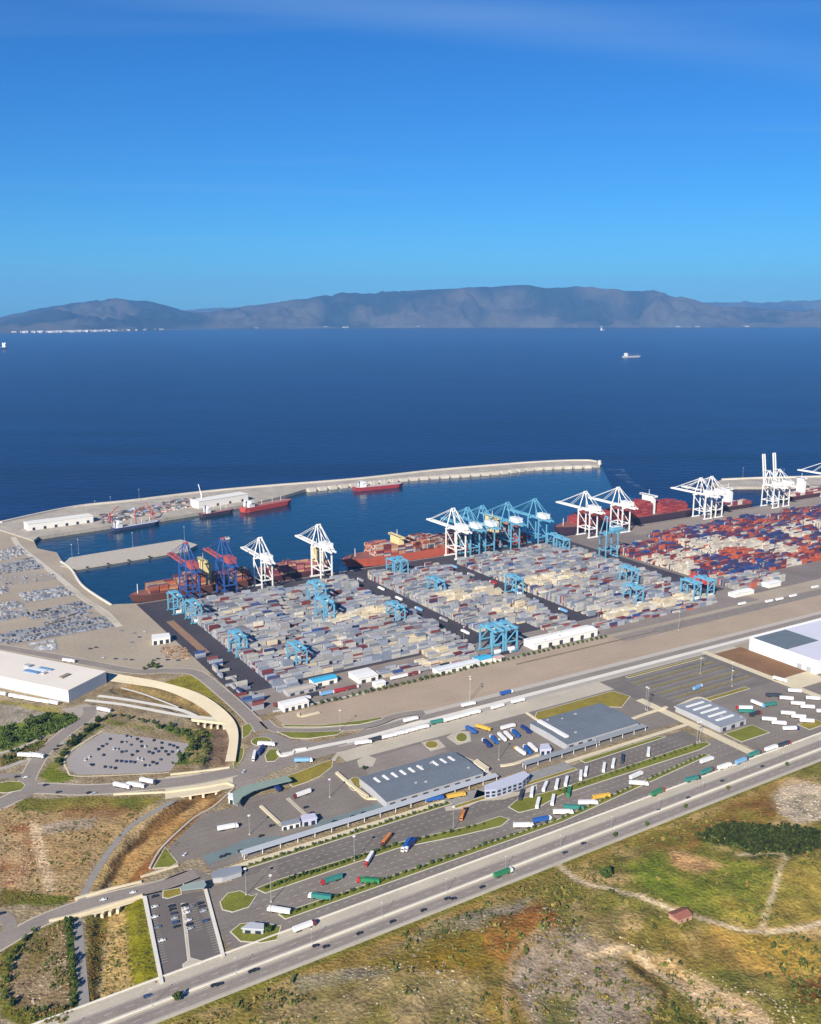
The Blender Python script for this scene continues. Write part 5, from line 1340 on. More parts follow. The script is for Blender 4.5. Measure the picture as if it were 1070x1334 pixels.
box_building('kiosk', [at(*p) for p in PL('T', (590, 370), (700, 345), (690, 328), (592, 345))], 0, 5, CREAMP, CREAM, 'cream annex at the end of the middle customs hall', doors=3)
box_building('kiosk', [at(*p) for p in PL('S', (742, 470), (800, 510), (820, 500), (760, 458))], 0, 4, WHITEB, CREAM, 'cream hut between the big customs hall and the office', doors=2)
box_building('kiosk', [at(*p) for p in PL('K', (940, 345), (1020, 350), (1020, 330), (970, 325))], 0, 3.5, GREYW, PALER, 'small grey hut inside the loop road lawn', doors=2)
box_building('kiosk', [at(*p) for p in PL('D', (590, 240), (660, 230), (655, 215), (590, 222))], 0, 7, WHITEB, WHITER, 'white cluster of huts beside the brown scrap heap', doors=3)
# ruined hut on the hillside
hp = at(*pix('N', 612, 606)); hr = empty('hut', (hp.x, hp.y, ground_z(hp.x, hp.y) - 0.4), 0.5)
MB().box((0, 0, 1.8), (12, 9, 3.6)).obj('wall', mat('adobe', alb(190, 150, 122), var=0.15), hr)
MB().add([(-6.5, -5, 3.6), (6.5, -5, 3.6), (6.5, 5, 3.6), (-6.5, 5, 3.6), (-6.5, 0, 5.4), (6.5, 0, 5.4)], [(0, 1, 5, 4), (2, 3, 4, 5), (1, 2, 5), (3, 0, 4)]).obj('roof', mat('clay_roof', alb(150, 96, 78), var=0.25, scale=0.5), hr)
MB().box((2, -4.55, 1.2), (1.6, 0.2, 2.4)).obj('door', DOORM, hr); MB().box((-3, -4.55, 1.9), (1.4, 0.2, 1.2)).obj('window', DOORM, hr)
tag(hr, 'small brick red hut beside the dirt track on the hillside', 'hut')

# ---- bridges over the dry channel
def wall_line(name, pts, h, w, m, label, z=0.0, cat='wall'):
    ln_ = smooth_line([at(*p) for p in pts], 6); mb = MB()
    for a, b in zip(ln_[:-1], ln_[1:]):
        d = (b - a).normalized(); nn = Vector((-d.y, d.x)); mb.prism([a - nn * w / 2, b - nn * w / 2, b + nn * w / 2, a + nn * w / 2], z, h)
    return tag(mb.obj(name, m), label, cat)
def bridge(deck, piers, label, z=0.02, th=1.3, parapets=()):
    c = sum((at(*p) for p in deck), Vector()) / len(deck); r = empty('bridge', c)
    MB().prism([(at(*p).x - c.x, at(*p).y - c.y) for p in deck], z - th, z, bottom=True).obj('deck', CREAM, r)
    for p in piers:
        q = at(*p); MB().box((q.x - c.x, q.y - c.y, -3), (2.0, 7, 5 - th + 0.9)).obj('pier', CREAM, r)
    for pts in parapets:
        mb = MB()
        for a, b in zip(pts[:-1], pts[1:]):
            A1, B1 = at(*a) - c, at(*b) - c; mb.beam((A1.x, A1.y, 0.7), (B1.x, B1.y, 0.7), 1.4, 1.4)
        mb.obj('parapet', CREAM, r)
    return tag(r, label, 'bridge')
bridge(PL('J', (640, 215), (900, 185), (930, 250), (880, 262), (640, 300)), PL('J', (690, 284), (740, 278), (790, 272), (840, 266)), 'cream concrete bridge carrying the junction road over the channel',
       parapets=[PL('J', (440, 285), (640, 276), (780, 258), (880, 240), (908, 252)), PL('J', (660, 208), (770, 196), (890, 180))])
bridge(PL('K', (290, 212), (560, 150), (565, 205), (300, 288)), PL('K', (340, 272), (370, 264), (400, 256), (430, 248), (460, 238)), 'cream parapet bridge carrying the road past the striped car park',
       parapets=[PL('K', (190, 300), (300, 276), (430, 238), (552, 200)), PL('K', (290, 214), (420, 178), (548, 148))])
bridge(PL('D', (740, 508), (905, 528), (905, 548), (742, 530)), PL('D', (770, 535), (795, 540), (820, 543), (845, 545), (870, 547)), 'low culvert bridge with dark openings below the white ramps',
       parapets=[PL('D', (742, 530), (905, 548))])
wall_line('retaining_wall', PL('J', (905, 262), (830, 330), (760, 370), (690, 430), (620, 500), (580, 570)), 1.0, 1.6, CONC, 'pale retaining wall between the channel and the western customs yard')
wall_line('retaining_wall', PL('J', (545, 605), (690, 560)), 1.2, 1.4, CREAM, 'cream wall at the customs entrance by the channel')
wall_line('retaining_wall', PL('V', (365, 715), (395, 748), (485, 728), (495, 705), (590, 690)), 1.6, 2.0, WHITEB, 'white angular wall at the round lawn')
wall_line('retaining_wall', PL('V', (825, 880), (930, 970), (1065, 1068)), 2.0, 2.6, CREAM, 'thick cream wall between the western yard and the big customs hall')
wall_line('retaining_wall', PL('S', (100, 545), (190, 640), (290, 630)), 1.4, 2.0, CREAM, 'cream wall at the lawn of the big customs hall')
wall_line('retaining_wall', PL('S', (880, 470), (950, 460), (1080, 415)), 1.4, 2.6, CREAM, 'cream wall below the parked blue and white lorries')
wall_line('retaining_wall', PL('T', (30, 240), (140, 315), (240, 385)), 1.4, 2.2, CREAM, 'cream wall between the blue lorries and the middle customs hall')
wall_line('retaining_wall', PL('T', (700, 280), (780, 250), (920, 205)), 1.6, 2.6, CREAM, 'cream wall curving above the small loop road lawn')
wall_line('retaining_wall', PL('J', (1010, 330), (1080, 395)), 1.2, 2.6, CREAM, 'short cream divider on the western customs yard')
wall_line('retaining_wall', PL('L', (470, 302), (560, 388)), 0.5, 3.4, CONC, 'pale paved divider in the middle of the western customs yard')
wall_line('retaining_wall', PL('L', (585, 268), (675, 352)), 0.5, 3.4, CONC, 'pale paved divider beside the red and white trailer')
wall_line('retaining_wall', PL('U', (350, 295), (260, 250), (100, 315)), 0.8, 2.6, CREAM, 'cream kerb wall round the small dark shed')
wall_line('fence', PL('V', (330, 405), (520, 372), (800, 310), (1068, 255)), 1.8, 0.4, GREYW, 'grey fence line between the terminal and the rail yard', cat='fence')
wall_line('barrier', PL('V', (530, 415), (545, 440), (690, 408)), 1.2, 3.0, CREAM, 'low pale concrete block on the rail yard')
wall_line('sea_wall', PL('D', (255, 10), (330, 60), (420, 130), (450, 155)), 0.3, 8.0, CONC, 'pale paved ramp beside the small basin')

# ================================================================== VEHICLES
PAINTO = mat('vehicle_paint', source='obj', rough=0.4, var=0.06, spec=0.5)
TYRE = mat('tyre_rubber', alb(38, 38, 40), rough=0.9, var=0.1)
CHAS = mat('chassis', alb(60, 60, 64), rough=0.8, var=0.1)
wheel_me = MB().cyl((0, -0.28, 0), (0, 0.28, 0), 0.5, 0.5, 8).mesh('wheel'); wheel_me.materials.append(TYRE)
box_me = MB().box((-2.0, 0, 2.55), (13.6, 2.55, 2.8)).mesh('trailer'); box_me.materials.append(PAINTO)
cab_v = [(5.2, 1.22, 0.8), (7.6, 1.22, 0.8), (7.6, 1.22, 1.9), (7.35, 1.22, 3.2), (6.9, 1.22, 3.6), (5.2, 1.22, 3.7)]
cab_mb = MB().add(cab_v + [(x, -y, z) for x, y, z in cab_v], [(0, 1, 2, 3, 4, 5), (11, 10, 9, 8, 7, 6)] + [((i + 1) % 6, i, i + 6, (i + 1) % 6 + 6) for i in range(6)])
cab_me = cab_mb.mesh('cab'); cab_me.materials.append(PAINTO)
wind_me = MB().add([(7.62, 1.05, 2.0), (7.62, -1.05, 2.0), (7.40, -1.05, 3.1), (7.40, 1.05, 3.1)], [(3, 2, 1, 0)]).mesh('windscreen'); wind_me.materials.append(GLASS)
chas_me = MB().box((-1.0, 0, 0.9), (15.0, 1.0, 0.35)).mesh('chassis'); chas_me.materials.append(CHAS)
def kid(name, me, parent, loc=(0, 0, 0), col=None):
    o = bpy.data.objects.new(name, me); COL.objects.link(o); o.parent = parent; o.location = loc
    if col: o.color = (*col, 1)
    return o
def lorry(a, b, tcol, ccol, label, group, cab=True, z=0.16, fixed=None):
    """articulated lorry from tail pixel to nose pixel; its length is the real one"""
    A1, B1 = at(*a), at(*b); d = B1 - A1; m_ = (A1 + B1) / 2
    L = d.length
    r = empty('lorry' if cab else 'semi_trailer', (m_.x, m_.y, z), math.atan2(d.y, d.x))
    kid('trailer', box_me, r, (0, 0, 0) if cab else (1.9, 0, 0), tcol)
    kid('chassis', chas_me, r)
    if cab:
        c_ = kid('cab', cab_me, r, col=ccol); kid('windscreen', wind_me, c_)
    for x in ((-6.6, -5.3, -4.0, 3.4, 6.6) if cab else (-4.6, -3.3, -2.0)):
        for y in (-1.0, 1.0): kid('wheel', wheel_me, r, (x, y, 0.5))
    return tag(r, label=label, cat='lorry' if cab else 'trailer', group=group)
W_, BL, NV, GN, TL, RD, OR, YE, MR, LB, DK = [alb(*c) for c in ((238, 236, 232), (44, 96, 170), (36, 56, 120), (50, 130, 84), (60, 130, 120), (180, 50, 50), (214, 130, 50), (224, 176, 70), (120, 46, 48), (130, 178, 220), (58, 62, 70))]
g1 = 'lorries waiting in the lanes'
def LR(k, a, b, t, c, label, g=g1, cab=True): return lorry(pix(k, *a), pix(k, *b), t, c, label, g, cab)
LR('M', (790, 170), (774, 212), OR, OR, 'orange lorry at the rounded end of the planted median')
LR('M', (500, 272), (466, 314), OR, MR, 'orange lorry with a maroon cab crossing the upper lorry lanes')
LR('M', (432, 342), (404, 390), W_, RD, 'white lorry with a red cab turning across the planted median')
LR('M', (598, 290), (560, 330), NV, W_, 'navy blue lorry of a parked pair between the medians')
LR('M', (578, 288), (545, 335), BL, W_, 'brighter blue lorry of a parked pair between the medians')
LR('M', (316, 430), (225, 460), TL, RD, 'teal lorry with a red cab nearest the long median')
LR('M', (460, 452), (366, 444), GN, RD, 'green lorry with a red cab beside the lower median')
LR('M', (270, 516), (180, 504), TL, W_, 'teal lorry with a white cab by the lower median')
LR('M', (110, 570), (24, 556), W_, W_, 'white lorry at the western end of the lower median')
LR('M', (130, 640), (216, 608), W_, MR, 'white lorry with a maroon cab on the highway shoulder')
LR('M', (910, 428), (972, 404), GN, W_, 'green lorry driving on the highway')
LR('L', (280, 412), (376, 394), W_, W_, 'lone white lorry in the western customs yard', g='lorries in the customs yards')
LR('L', (682, 246), (608, 272), W_, MR, 'white lorry with a maroon cab beside the paved divider', g='lorries in the customs yards')
LR('L', (512, 212), (552, 242), NV, NV, 'navy blue lorry under the curved green canopy', g='lorries in the customs yards')
LR('V', (220, 662), (352, 668), W_, W_, 'white lorry circling the roundabout below its oval lawn', g='lorries at the roundabout')
LR('V', (252, 692), (222, 742), NV, NV, 'navy blue lorry leaving the roundabout', g='lorries at the roundabout')
LR('V', (198, 706), (172, 818), W_, W_, 'white lorry beside the navy blue lorry at the roundabout', g='lorries at the roundabout')
LR('V', (515, 792), (632, 790), LB, W_, 'light blue lorry on the curved road above the dry lawn', g='lorries at the roundabout')
g2 = 'white trailers standing crosswise in the upper lanes'
for a, b in (((255, 390), (264, 332)), ((335, 348), (353, 306)), ((411, 342), (424, 282)), ((471, 322), (484, 266)), ((567, 275), (570, 236)), ((598, 250), (606, 212)), ((711, 236), (721, 176)), ((771, 202), (780, 158)), ((995, 132), (1001, 82)), ((291, 460), (305, 402)), ((386, 446), (399, 378))):
    LR('Y', a, b, W_, W_, 'white lorry standing crosswise in the upper lorry lanes', g=g2)
LR('Y', (490, 384), (500, 332), GN, W_, 'green lorry standing crosswise among the white lorries', g=g2)
LR('Y', (188, 392), (196, 366), DK, DK, 'dark lorry beside the first crosswise white lorry', g=g2)
LR('Y', (830, 176), (836, 122), DK, GN, 'dark lorry standing crosswise on the planted strip', g=g2)
g3 = 'lorries parked along the lower median'
LR('Y', (145, 577), (276, 574), W_, W_, 'white lorry next to the blue lorry at the lower median', g=g3)
LR('Y', (272, 548), (386, 526), BL, W_, 'blue lorry parked on the lower median', g=g3)
LR('Y', (400, 492), (522, 490), W_, W_, 'white lorry between the blue and the teal lorry', g=g3)
LR('Y', (470, 458), (586, 466), TL, TL, 'teal lorry parked between two white lorries', g=g3)
LR('Y', (555, 432), (682, 430), W_, W_, 'white lorry between the teal and the yellow lorry', g=g3)
LR('Y', (752, 384), (632, 402), YE, YE, 'yellow lorry parked at the end of the row', g=g3)
LR('Y', (880, 276), (966, 236), W_, W_, 'white lorry of a pair, turned towards the upper median', g=g3)
LR('Y', (880, 304), (1000, 312), W_, W_, 'white lorry of a pair, lying along the lane', g=g3)
g4 = 'lorries queueing beside the highway'
for a, b, t, c, l in (((490, 572), (542, 548), GN, RD, 'dark green lorry ahead of the queue beside the highway'), ((608, 522), (662, 508), TL, DK, 'teal lorry at the head of the queue beside the highway'), ((660, 498), (708, 478), TL, MR, 'teal lorry with a maroon cab in the queue beside the highway'), ((714, 482), (772, 462), W_, W_, 'white lorry in the queue below the lawn corner'), ((780, 462), (824, 444), LB, DK, 'light blue lorry with a dark cab in the highway queue'), ((816, 440), (876, 418), TL, MR, 'teal lorry at the lorry park exit'), ((880, 418), (924, 402), W_, W_, 'white lorry at the lorry park exit'), ((924, 404), (972, 388), DK, RD, 'dark lorry with a red cab at the lorry park exit'), ((664, 458), (702, 444), W_, W_, 'white lorry on the little lawn beside the loop lane')):
    LR('I', a, b, t, c, l, g=g4)
for x, y in ((895, 215), (840, 265), (1015, 265), (915, 300), (980, 322), (850, 365), (920, 387), (975, 415), (725, 405), (790, 430)):
    LR('U', (x - 52, y - 3), (x + 52, y + 4), W_, W_, 'white trailer parked in the lorry park beside the white warehouse road', g='white trailers in the lorry park', cab=False)
LR('U', (812, 468), (935, 464), W_, NV, 'white lorry with a navy cab in the lorry park', g='lorries in the lorry park')
LR('U', (610, 330), (500, 328), W_, RD, 'white lorry with a red cab near the small dark shed', g='lorries in the lorry park')
LR('U', (545, 352), (610, 352), TL, TL, 'teal lorry near the small dark shed', g='lorries in the lorry park')
LR('U', (600, 378), (672, 356), DK, RD, 'dark lorry with a red cab near the small dark shed', g='lorries in the lorry park')
LR('U', (620, 290), (690, 318), W_, LB, 'white lorry with a light blue cab below the dry lawn', g='lorries in the lorry park')
LR('U', (700, 312), (768, 300), TL, GN, 'teal lorry with a green cab below the dry lawn', g='lorries in the lorry park')
LR('U', (735, 245), (785, 246), DK, DK, 'dark lorry at the top of the lorry park', g='lorries in the lorry park')
LR('U', (1040, 352), (1150, 348), W_, MR, 'white lorry with a maroon cab at the right of the trailers', g='lorries in the lorry park')
LR('U', (215, 210), (290, 172), LB, W_, 'pale blue lorry on the empty parking field', g='lorries in the lorry park')
LR('U', (770, 132), (836, 150), W_, W_, 'white lorry on the cream road beside the brown soil', g='lorries in the lorry park')
g5 = 'lorries parked between the customs halls'
for a, b, t, c, l in (((825, 376), (788, 340), NV, W_, 'navy lorry at the end of the row of parked lorries'), ((862, 358), (828, 322), BL, W_, 'blue lorry beside the navy one in the row of parked lorries'), ((905, 346), (868, 308), W_, W_, 'white lorry in the row of blue parked lorries, beside a blue one'), ((938, 338), (900, 300), W_, W_, 'white lorry in the middle of the row of blue parked lorries'), ((972, 326), (936, 288), BL, W_, 'blue lorry between the white and the navy parked lorries'), ((1035, 306), (985, 268), NV, NV, 'dark navy lorry at the far end of the parked row'), ((1002, 416), (955, 382), W_, YE, 'white lorry with a yellow cab in the lower parked row'), ((1034, 412), (1000, 372), BL, W_, 'blue lorry between two white lorries in the lower parked row'), ((1064, 398), (1026, 362), W_, W_, 'white lorry at the end of the lower parked row'), ((745, 302), (708, 278), BL, BL, 'blue lorry near the round lawn of the customs yard'), ((765, 272), (828, 290), YE, YE, 'yellow lorry near the round lawn of the customs yard'), ((505, 655), (582, 640), BL, BL, 'blue lorry tucked under the long pale roof'), ((605, 640), (708, 620), YE, YE, 'yellow lorry beside the long pale roof'), ((900, 280), (945, 268), W_, W_, 'white lorry above the row of blue parked lorries')):
    LR('S', a, b, t, c, l, g=g5)
g6 = 'lorries queueing on the concrete strip'
for i, (a, b, t) in enumerate((((370, 330), (428, 322), W_), ((430, 318), (468, 308), DK), ((478, 306), (520, 296), W_), ((522, 294), (560, 286), W_), ((562, 284), (602, 274), W_), ((604, 272), (644, 263), W_), ((664, 250), (712, 240), TL), ((718, 240), (762, 228), W_), ((764, 227), (802, 217), W_), ((804, 215), (846, 206), W_), ((780, 184), (832, 172), W_), ((900, 192), (938, 180), W_), ((982, 168), (1014, 160), W_), ((558, 243), (608, 230), W_))):
    LR('H', a, b, t, W_ if t is not DK else DK, {W_: 'white lorry queueing on the concrete strip below the port road', DK: 'dark lorry among the white ones on the concrete strip', TL: 'teal lorry among the white ones on the concrete strip'}[t], g=g6)
LR('H', (928, 138), (978, 126), BL, W_, 'blue lorry driving on the straight port road', g=g6)
for i, (a, b) in enumerate((((80, 522), (170, 540)), ((175, 540), (260, 555)), ((262, 556), (340, 570)), ((345, 570), (420, 582)), ((425, 580), (505, 595)), ((-40, 500), (60, 516)))):
    LR('g', a, b, W_, W_, 'white trailer docked along the front of the huge white warehouse', g='trailers at the white warehouse', cab=False)
LR('W', (698, 140), (764, 152), W_, W_, 'white lorry on the dusty forecourt of the warehouse', g='lorries in the west')
LR('W', (160, 462), (222, 464), W_, W_, 'white lorry turning onto the narrow pale side road', g='lorries in the west')
LR('W', (232, 462), (285, 470), W_, W_, 'white lorry on the road up to the white warehouse', g='lorries in the west')
LR('W', (805, 668), (905, 688), W_, W_, 'white lorry of a tight convoy on the junction road, at its tail', g='lorries in the west')
LR('W', (912, 668), (995, 680), W_, W_, 'white lorry of a tight convoy on the junction road', g='lorries in the west')
LR('W', (1008, 640), (1070, 652), W_, DK, 'white lorry with a dark cab leading the convoy', g='lorries in the west')
LR('g', (562, 215), (650, 225), W_, W_, 'white lorry on the port road behind the huge warehouse', g='lorries in the west')
for i, (x, y) in enumerate(((690, 400), (820, 388), (870, 378), (935, 362), (1040, 320))):
    LR('G', (x - 26, y + 6), (x + 26, y - 6), W_, W_, 'white trailer on the service road below the colourful stacks', g='trailers beside the colourful stacks', cab=False)

gy_ = 'terminal lorries between the stacks'
for i in range(34):
    c_ = rng.choice((W_, W_, LB, RD, DK, alb(160, 160, 164), alb(130, 60, 56)))
    if i < 22: u_, v_, du, dv_ = 24 + i * 13.5 + rng.uniform(-3, 3), rng.choice((-416.5, -420.5)), 1, 0
    elif i < 28: u_, v_, du, dv_ = 470 + rng.uniform(-3, 3), -70 - (i - 22) * 52, 0, 1
    else: u_, v_, du, dv_ = 312 + rng.uniform(-3, 3), -60 - (i - 28) * 55, 0, 1
    if 112 < u_ < 148: continue
    a_, b_ = uv(u_ - 7 * du, v_ - 7 * dv_), uv(u_ + 7 * du, v_ + 7 * dv_)
    lorry(proj(*a_), proj(*b_), c_, W_, '%s lorry %s' % ({W_: 'white', LB: 'light blue', RD: 'red', DK: 'dark'}.get(c_, 'grey' if c_[0] - c_[2] < 0.1 else 'maroon'), 'on the service road at the foot of the terminal' if i < 22 else 'in the dark lane between the container blocks'), gy_)
def car_mesh():
    prof = [(-2.2, 0.35), (2.2, 0.35), (2.25, 0.8), (1.3, 0.95), (0.5, 1.45), (-1.2, 1.48), (-2.0, 1.0), (-2.25, 0.9)]
    n = len(prof); vs = [(x, 0.88 if z < 1.2 else 0.68, z) for x, z in prof] + [(x, -0.88 if z < 1.2 else -0.68, z) for x, z in prof]
    return MB().add(vs, [tuple(range(n - 1, -1, -1)), tuple(range(n, 2 * n))] + [(i, (i + 1) % n, (i + 1) % n + n, i + n) for i in range(n)]).mesh('car_body')
car_me = car_mesh(); car_me.materials.append(PAINTO)
cg = MB().add([(1.28, 0.74, 1.0), (1.28, -0.74, 1.0), (0.55, -0.62, 1.44), (0.55, 0.62, 1.44)], [(3, 2, 1, 0)]).add([(-1.95, 0.74, 1.05), (-1.95, -0.74, 1.05), (-1.26, -0.62, 1.48), (-1.26, 0.62, 1.48)], [(0, 1, 2, 3)])
for s_ in (-1, 1): cg.add([(1.0, s_ * 0.80, 1.0), (0.45, s_ * 0.70, 1.40), (-1.2, s_ * 0.70, 1.42), (-1.8, s_ * 0.82, 1.04)], [(0, 1, 2, 3)])
cg_me = cg.mesh('glazing'); cg_me.materials.append(GLASS)
cw_me = MB().cyl((0, -0.12, 0), (0, 0.12, 0), 0.34, 0.34, 8).mesh('wheel'); cw_me.materials.append(TYRE)
CARC = [(alb(*c), n) for c, n in (((58, 62, 72), 'dark grey'), ((40, 42, 50), 'black'), ((120, 124, 132), 'grey'), ((226, 226, 224), 'white'), ((176, 180, 186), 'silver'), ((56, 78, 120), 'blue'), ((120, 50, 50), 'red'))]
def car(p, ang, c, label, group, z=0.16, parts=True, k=1.0):
    r = empty('car', (p.x, p.y, z), ang) if parts else None
    if parts:
        kid('body', car_me, r, col=c); kid('glazing', cg_me, r)
        for x in (-1.4, 1.4):
            for y in (-0.8, 0.8): kid('wheel', cw_me, r, (x, y, 0.34))
        r.scale = (k, k, k)
    else:
        r = kid('car', car_me, None, (p.x, p.y, z), c); r.rotation_euler = (0, 0, ang)
    return tag(r, label=label, cat='car', group=group)
def cars(k, pts, ang, where, group, pick=None, z=0.16):
    for i, q in enumerate(pts):
        c, n = CARC[pick if pick is not None else rng.choice((0, 1, 1, 2, 3, 4, 5, 0))]
        car(at(*pix(k, *q)), ang + rng.uniform(-0.08, 0.08), c, '%s car %s' % (n, where), group, z)
cars('J', [(425, 70), (490, 58), (502, 62), (470, 82), (485, 82), (505, 93), (440, 108), (455, 109), (400, 132), (548, 98), (562, 99), (595, 75), (625, 85), (600, 108), (510, 132), (450, 155), (468, 156), (486, 158), (504, 158), (520, 160), (345, 170), (358, 170), (405, 178), (425, 180), (445, 183), (560, 172), (574, 173), (655, 92), (670, 96), (685, 103), (625, 105), (640, 118), (612, 118), (380, 110), (395, 98), (410, 90), (530, 70), (545, 80), (575, 120), (590, 125), (650, 130), (665, 120), (330, 150), (345, 140), (470, 120), (485, 118), (535, 145), (550, 150), (590, 160), (605, 165), (620, 150), (690, 118), (530, 118)], 1.9, 'parked in the grey car park', 'cars in the grey car park')
cars('K', [(664, 243), (667, 256), (673, 272), (677, 290), (680, 306), (684, 322), (714, 240), (718, 254), (724, 268), (730, 298), (733, 314), (736, 330), (610, 325), (628, 376), (600, 285), (776, 232), (782, 246), (788, 262), (797, 300), (600, 245), (742, 245)], UA + 0.0, 'parked in the striped car park beside the highway', 'cars in the striped car park')
cars('M', [(212, 694), (252, 697), (382, 646), (510, 600), (630, 556), (722, 511), (746, 511), (858, 466)], UA, 'driving on the highway', 'cars on the highway', pick=1, z=0.2)
cars('K', [(850, 546), (830, 550), (990, 490), (975, 496)], UA, 'driving on the highway', 'cars on the highway', pick=1, z=0.2)
cars('K', [(570, 592)], UA, 'on the highway beside the grassy bank', 'cars on the highway', pick=5, z=0.2)
cars('N', [(300, 348), (240, 378), (545, 240), (640, 200), (750, 145), (880, 98)], UA, 'on the eastern stretch of the highway', 'cars on the highway', pick=0, z=0.2)
cars('K', [(400, 218), (515, 190)], 0.4, 'crossing the bridge road', 'cars in the west', pick=3, z=0.2)
cars('K', [(600, 205), (5, 272)], 0.6, 'near the customs entrance', 'cars in the west', pick=1, z=0.2)
cars('L', [(515, 390), (470, 435), (640, 385), (665, 310), (690, 335), (300, 525), (322, 516), (380, 500), (870, 350), (915, 335), (790, 372)], 0.6, 'standing in the western customs yard', 'cars in the western yard', pick=1)
cars('L', [(138, 515), (395, 152)], 1.2, 'at the edge of the western customs yard', 'cars in the western yard', pick=3)
cars('W', [(600, 238), (640, 236), (490, 318), (440, 372), (410, 388), (388, 412), (120, 604), (178, 608), (318, 662), (620, 716), (655, 718), (408, 712)], 0.7, 'on the roads round the western roundabout', 'cars in the west', z=0.2)
cars('V', [(108, 870), (590, 240), (630, 235), (665, 228), (695, 222), (725, 214), (545, 250), (515, 255)], 1.2, 'parked by the terminal gate', 'cars by the terminal gate')
cars('D', [(350, 255), (372, 250), (400, 290), (448, 294), (485, 296), (510, 298), (595, 300), (612, 294), (690, 300), (650, 298), (520, 195), (540, 210), (560, 190), (510, 230), (470, 185)], 0.3, 'on the open dirt beside the small basin', 'cars beside the small basin')
# the vehicle terminal: new cars in tight rows
NEW = []
def lot_cars(poly, dens, cols, ang=None):
    P_ = [at(*pix('Z', *p)) for p in poly]; pp = [(p.x, p.y) for p in P_]
    struct(MB().sheet(inset(P_, -3), 0.05).obj('car_park', mat('storage_paving', alb(162, 151, 136), var=0.15, scale=0.03, streak=0.4)), 'grey paved storage field of the vehicle terminal')
    x0, x1 = min(p[0] for p in pp), max(p[0] for p in pp); y0, y1 = min(p[1] for p in pp), max(p[1] for p in pp)
    a = UA if ang is None else ang; ca, sa = math.cos(a), math.sin(a); cx_, cy_ = (x0 + x1) / 2, (y0 + y1) / 2
    R = math.hypot(x1 - x0, y1 - y0) / 2; i = -int(R / 2.5)
    gx_, gy_ = np.meshgrid(np.arange(-R, R, 2.55), np.arange(-R, R, 5.4))
    X_ = cx_ + gx_ * ca - gy_ * sa; Y_ = cy_ + gx_ * sa + gy_ * ca
    m_ = inpoly(X_, Y_, pp) & (nrg.random(X_.shape) < dens) & (np.floor(gy_ / 5.4) % 5 != 0)
    for x, y in zip(X_[m_], Y_[m_]): NEW.append((x, y, a + math.pi / 2, cols[int(vnoise(x, y, 16, 33) * 7.9 + rng.random() * 4) % len(cols)]))
DARKC = [2, 4, 0, 4, 2, 4]; LIGHTC = [4, 4, 2, 4, 3, 2]
lot_cars([(0, 190), (170, 150), (240, 205), (0, 240)], 0.8, DARKC); lot_cars([(0, 112), (100, 85), (150, 130), (0, 170)], 0.6, LIGHTC)
lot_cars([(100, 345), (330, 300), (400, 350), (140, 395)], 0.9, LIGHTC); lot_cars([(0, 395), (95, 385), (130, 410), (0, 432)], 0.8, LIGHTC)
lot_cars([(150, 445), (430, 385), (500, 420), (300, 482), (160, 482)], 0.8, DARKC); lot_cars([(0, 440), (140, 430), (150, 462), (0, 492)], 0.8, LIGHTC)
lot_cars([(0, 562), (250, 512), (420, 468), (560, 470), (610, 520), (420, 555), (60, 618), (0, 602)], 0.9, DARKC); lot_cars([(0, 300), (40, 310), (40, 335), (0, 345)], 0.8, LIGHTC)
lot_cars([(0, 255), (60, 245), (150, 235), (330, 240), (330, 262), (40, 300)], 0.12, DARKC); lot_cars([(230, 500), (300, 488), (440, 440), (540, 452), (420, 464), (250, 508)], 0.7, DARKC)
lot_cars([(150, 612), (290, 592), (310, 648), (200, 652)], 0.95, [3, 4, 4])
NEW.sort(key=lambda r: r[0] ** 2 + r[1] ** 2)
for x, y, a, ci in NEW[:150]:
    car(Vector((x, y, 0)), a, CARC[ci][0], '%s new car in the nearest rows of the vehicle terminal' % CARC[ci][1], 'new cars in the vehicle terminal', z=0.02, parts=False)
rows = []
for x, y, a, ci in NEW[150:]:
    c = CARC[ci][0]; rows.append((x, y, 0.55, 4.4, 1.76, 0.95, a, *c)); rows.append((x, y, 1.22, 2.3, 1.5, 0.5, a, *[v * 0.6 + 0.02 for v in c]))
tag(link('new_car_rows', rows_mesh('new_car_rows', rows), mat('car_paint_mixed', source='attr', rough=0.4, var=0.05, spec=0.5)), 'endless rows of new cars on the vehicle terminal', 'cars', kind='stuff')
# ================================================================== LAMPS
for k, q, h in (('M', (362, 362), 20), ('M', (745, 243), 20), ('M', (40, 520), 20), ('L', (404, 688), 20), ('X', (510, 360), 16), ('S', (722, 118), 24), ('S', (872, 436), 20), ('T', (796, 222), 24), ('T', (785, 215), 24), ('U', (246, 545), 20), ('U', (264, 540), 20), ('V', (852, 540), 20), ('V', (772, 1062), 16), ('E', (800, 505), 24), ('G', (385, 520), 24), ('G', (640, 760), 20), ('U', (478, 175), 18), ('U', (268, 90), 18), ('F', (250, 500), 30), ('F', (770, 395), 30), ('H', (810, 158), 24)):
    light_mast(at(*pix(k, *q), 0.15), h, {'M': 'light mast on the planted medians of the lorry lanes', 'L': 'light mast on the planted medians of the lorry lanes', 'X': 'light mast in the western customs yard', 'S': 'light mast at the customs yard', 'T': 'light mast of a pair beside the middle customs hall', 'U': 'light mast at the eastern parking areas', 'V': 'light mast near the roundabout', 'E': 'light mast inside the container yard', 'G': 'light mast by the rail tracks', 'F': 'light mast inside the container yard', 'H': 'light mast on the rail yard'}[k])
for i in range(16):
    u = -270 + i * 52
    light_mast(uv(u, -778 + 0.015 * u, 0.4), 11, 'street lamp on the highway median', 'street lamps on the highway', 'street_lamp')
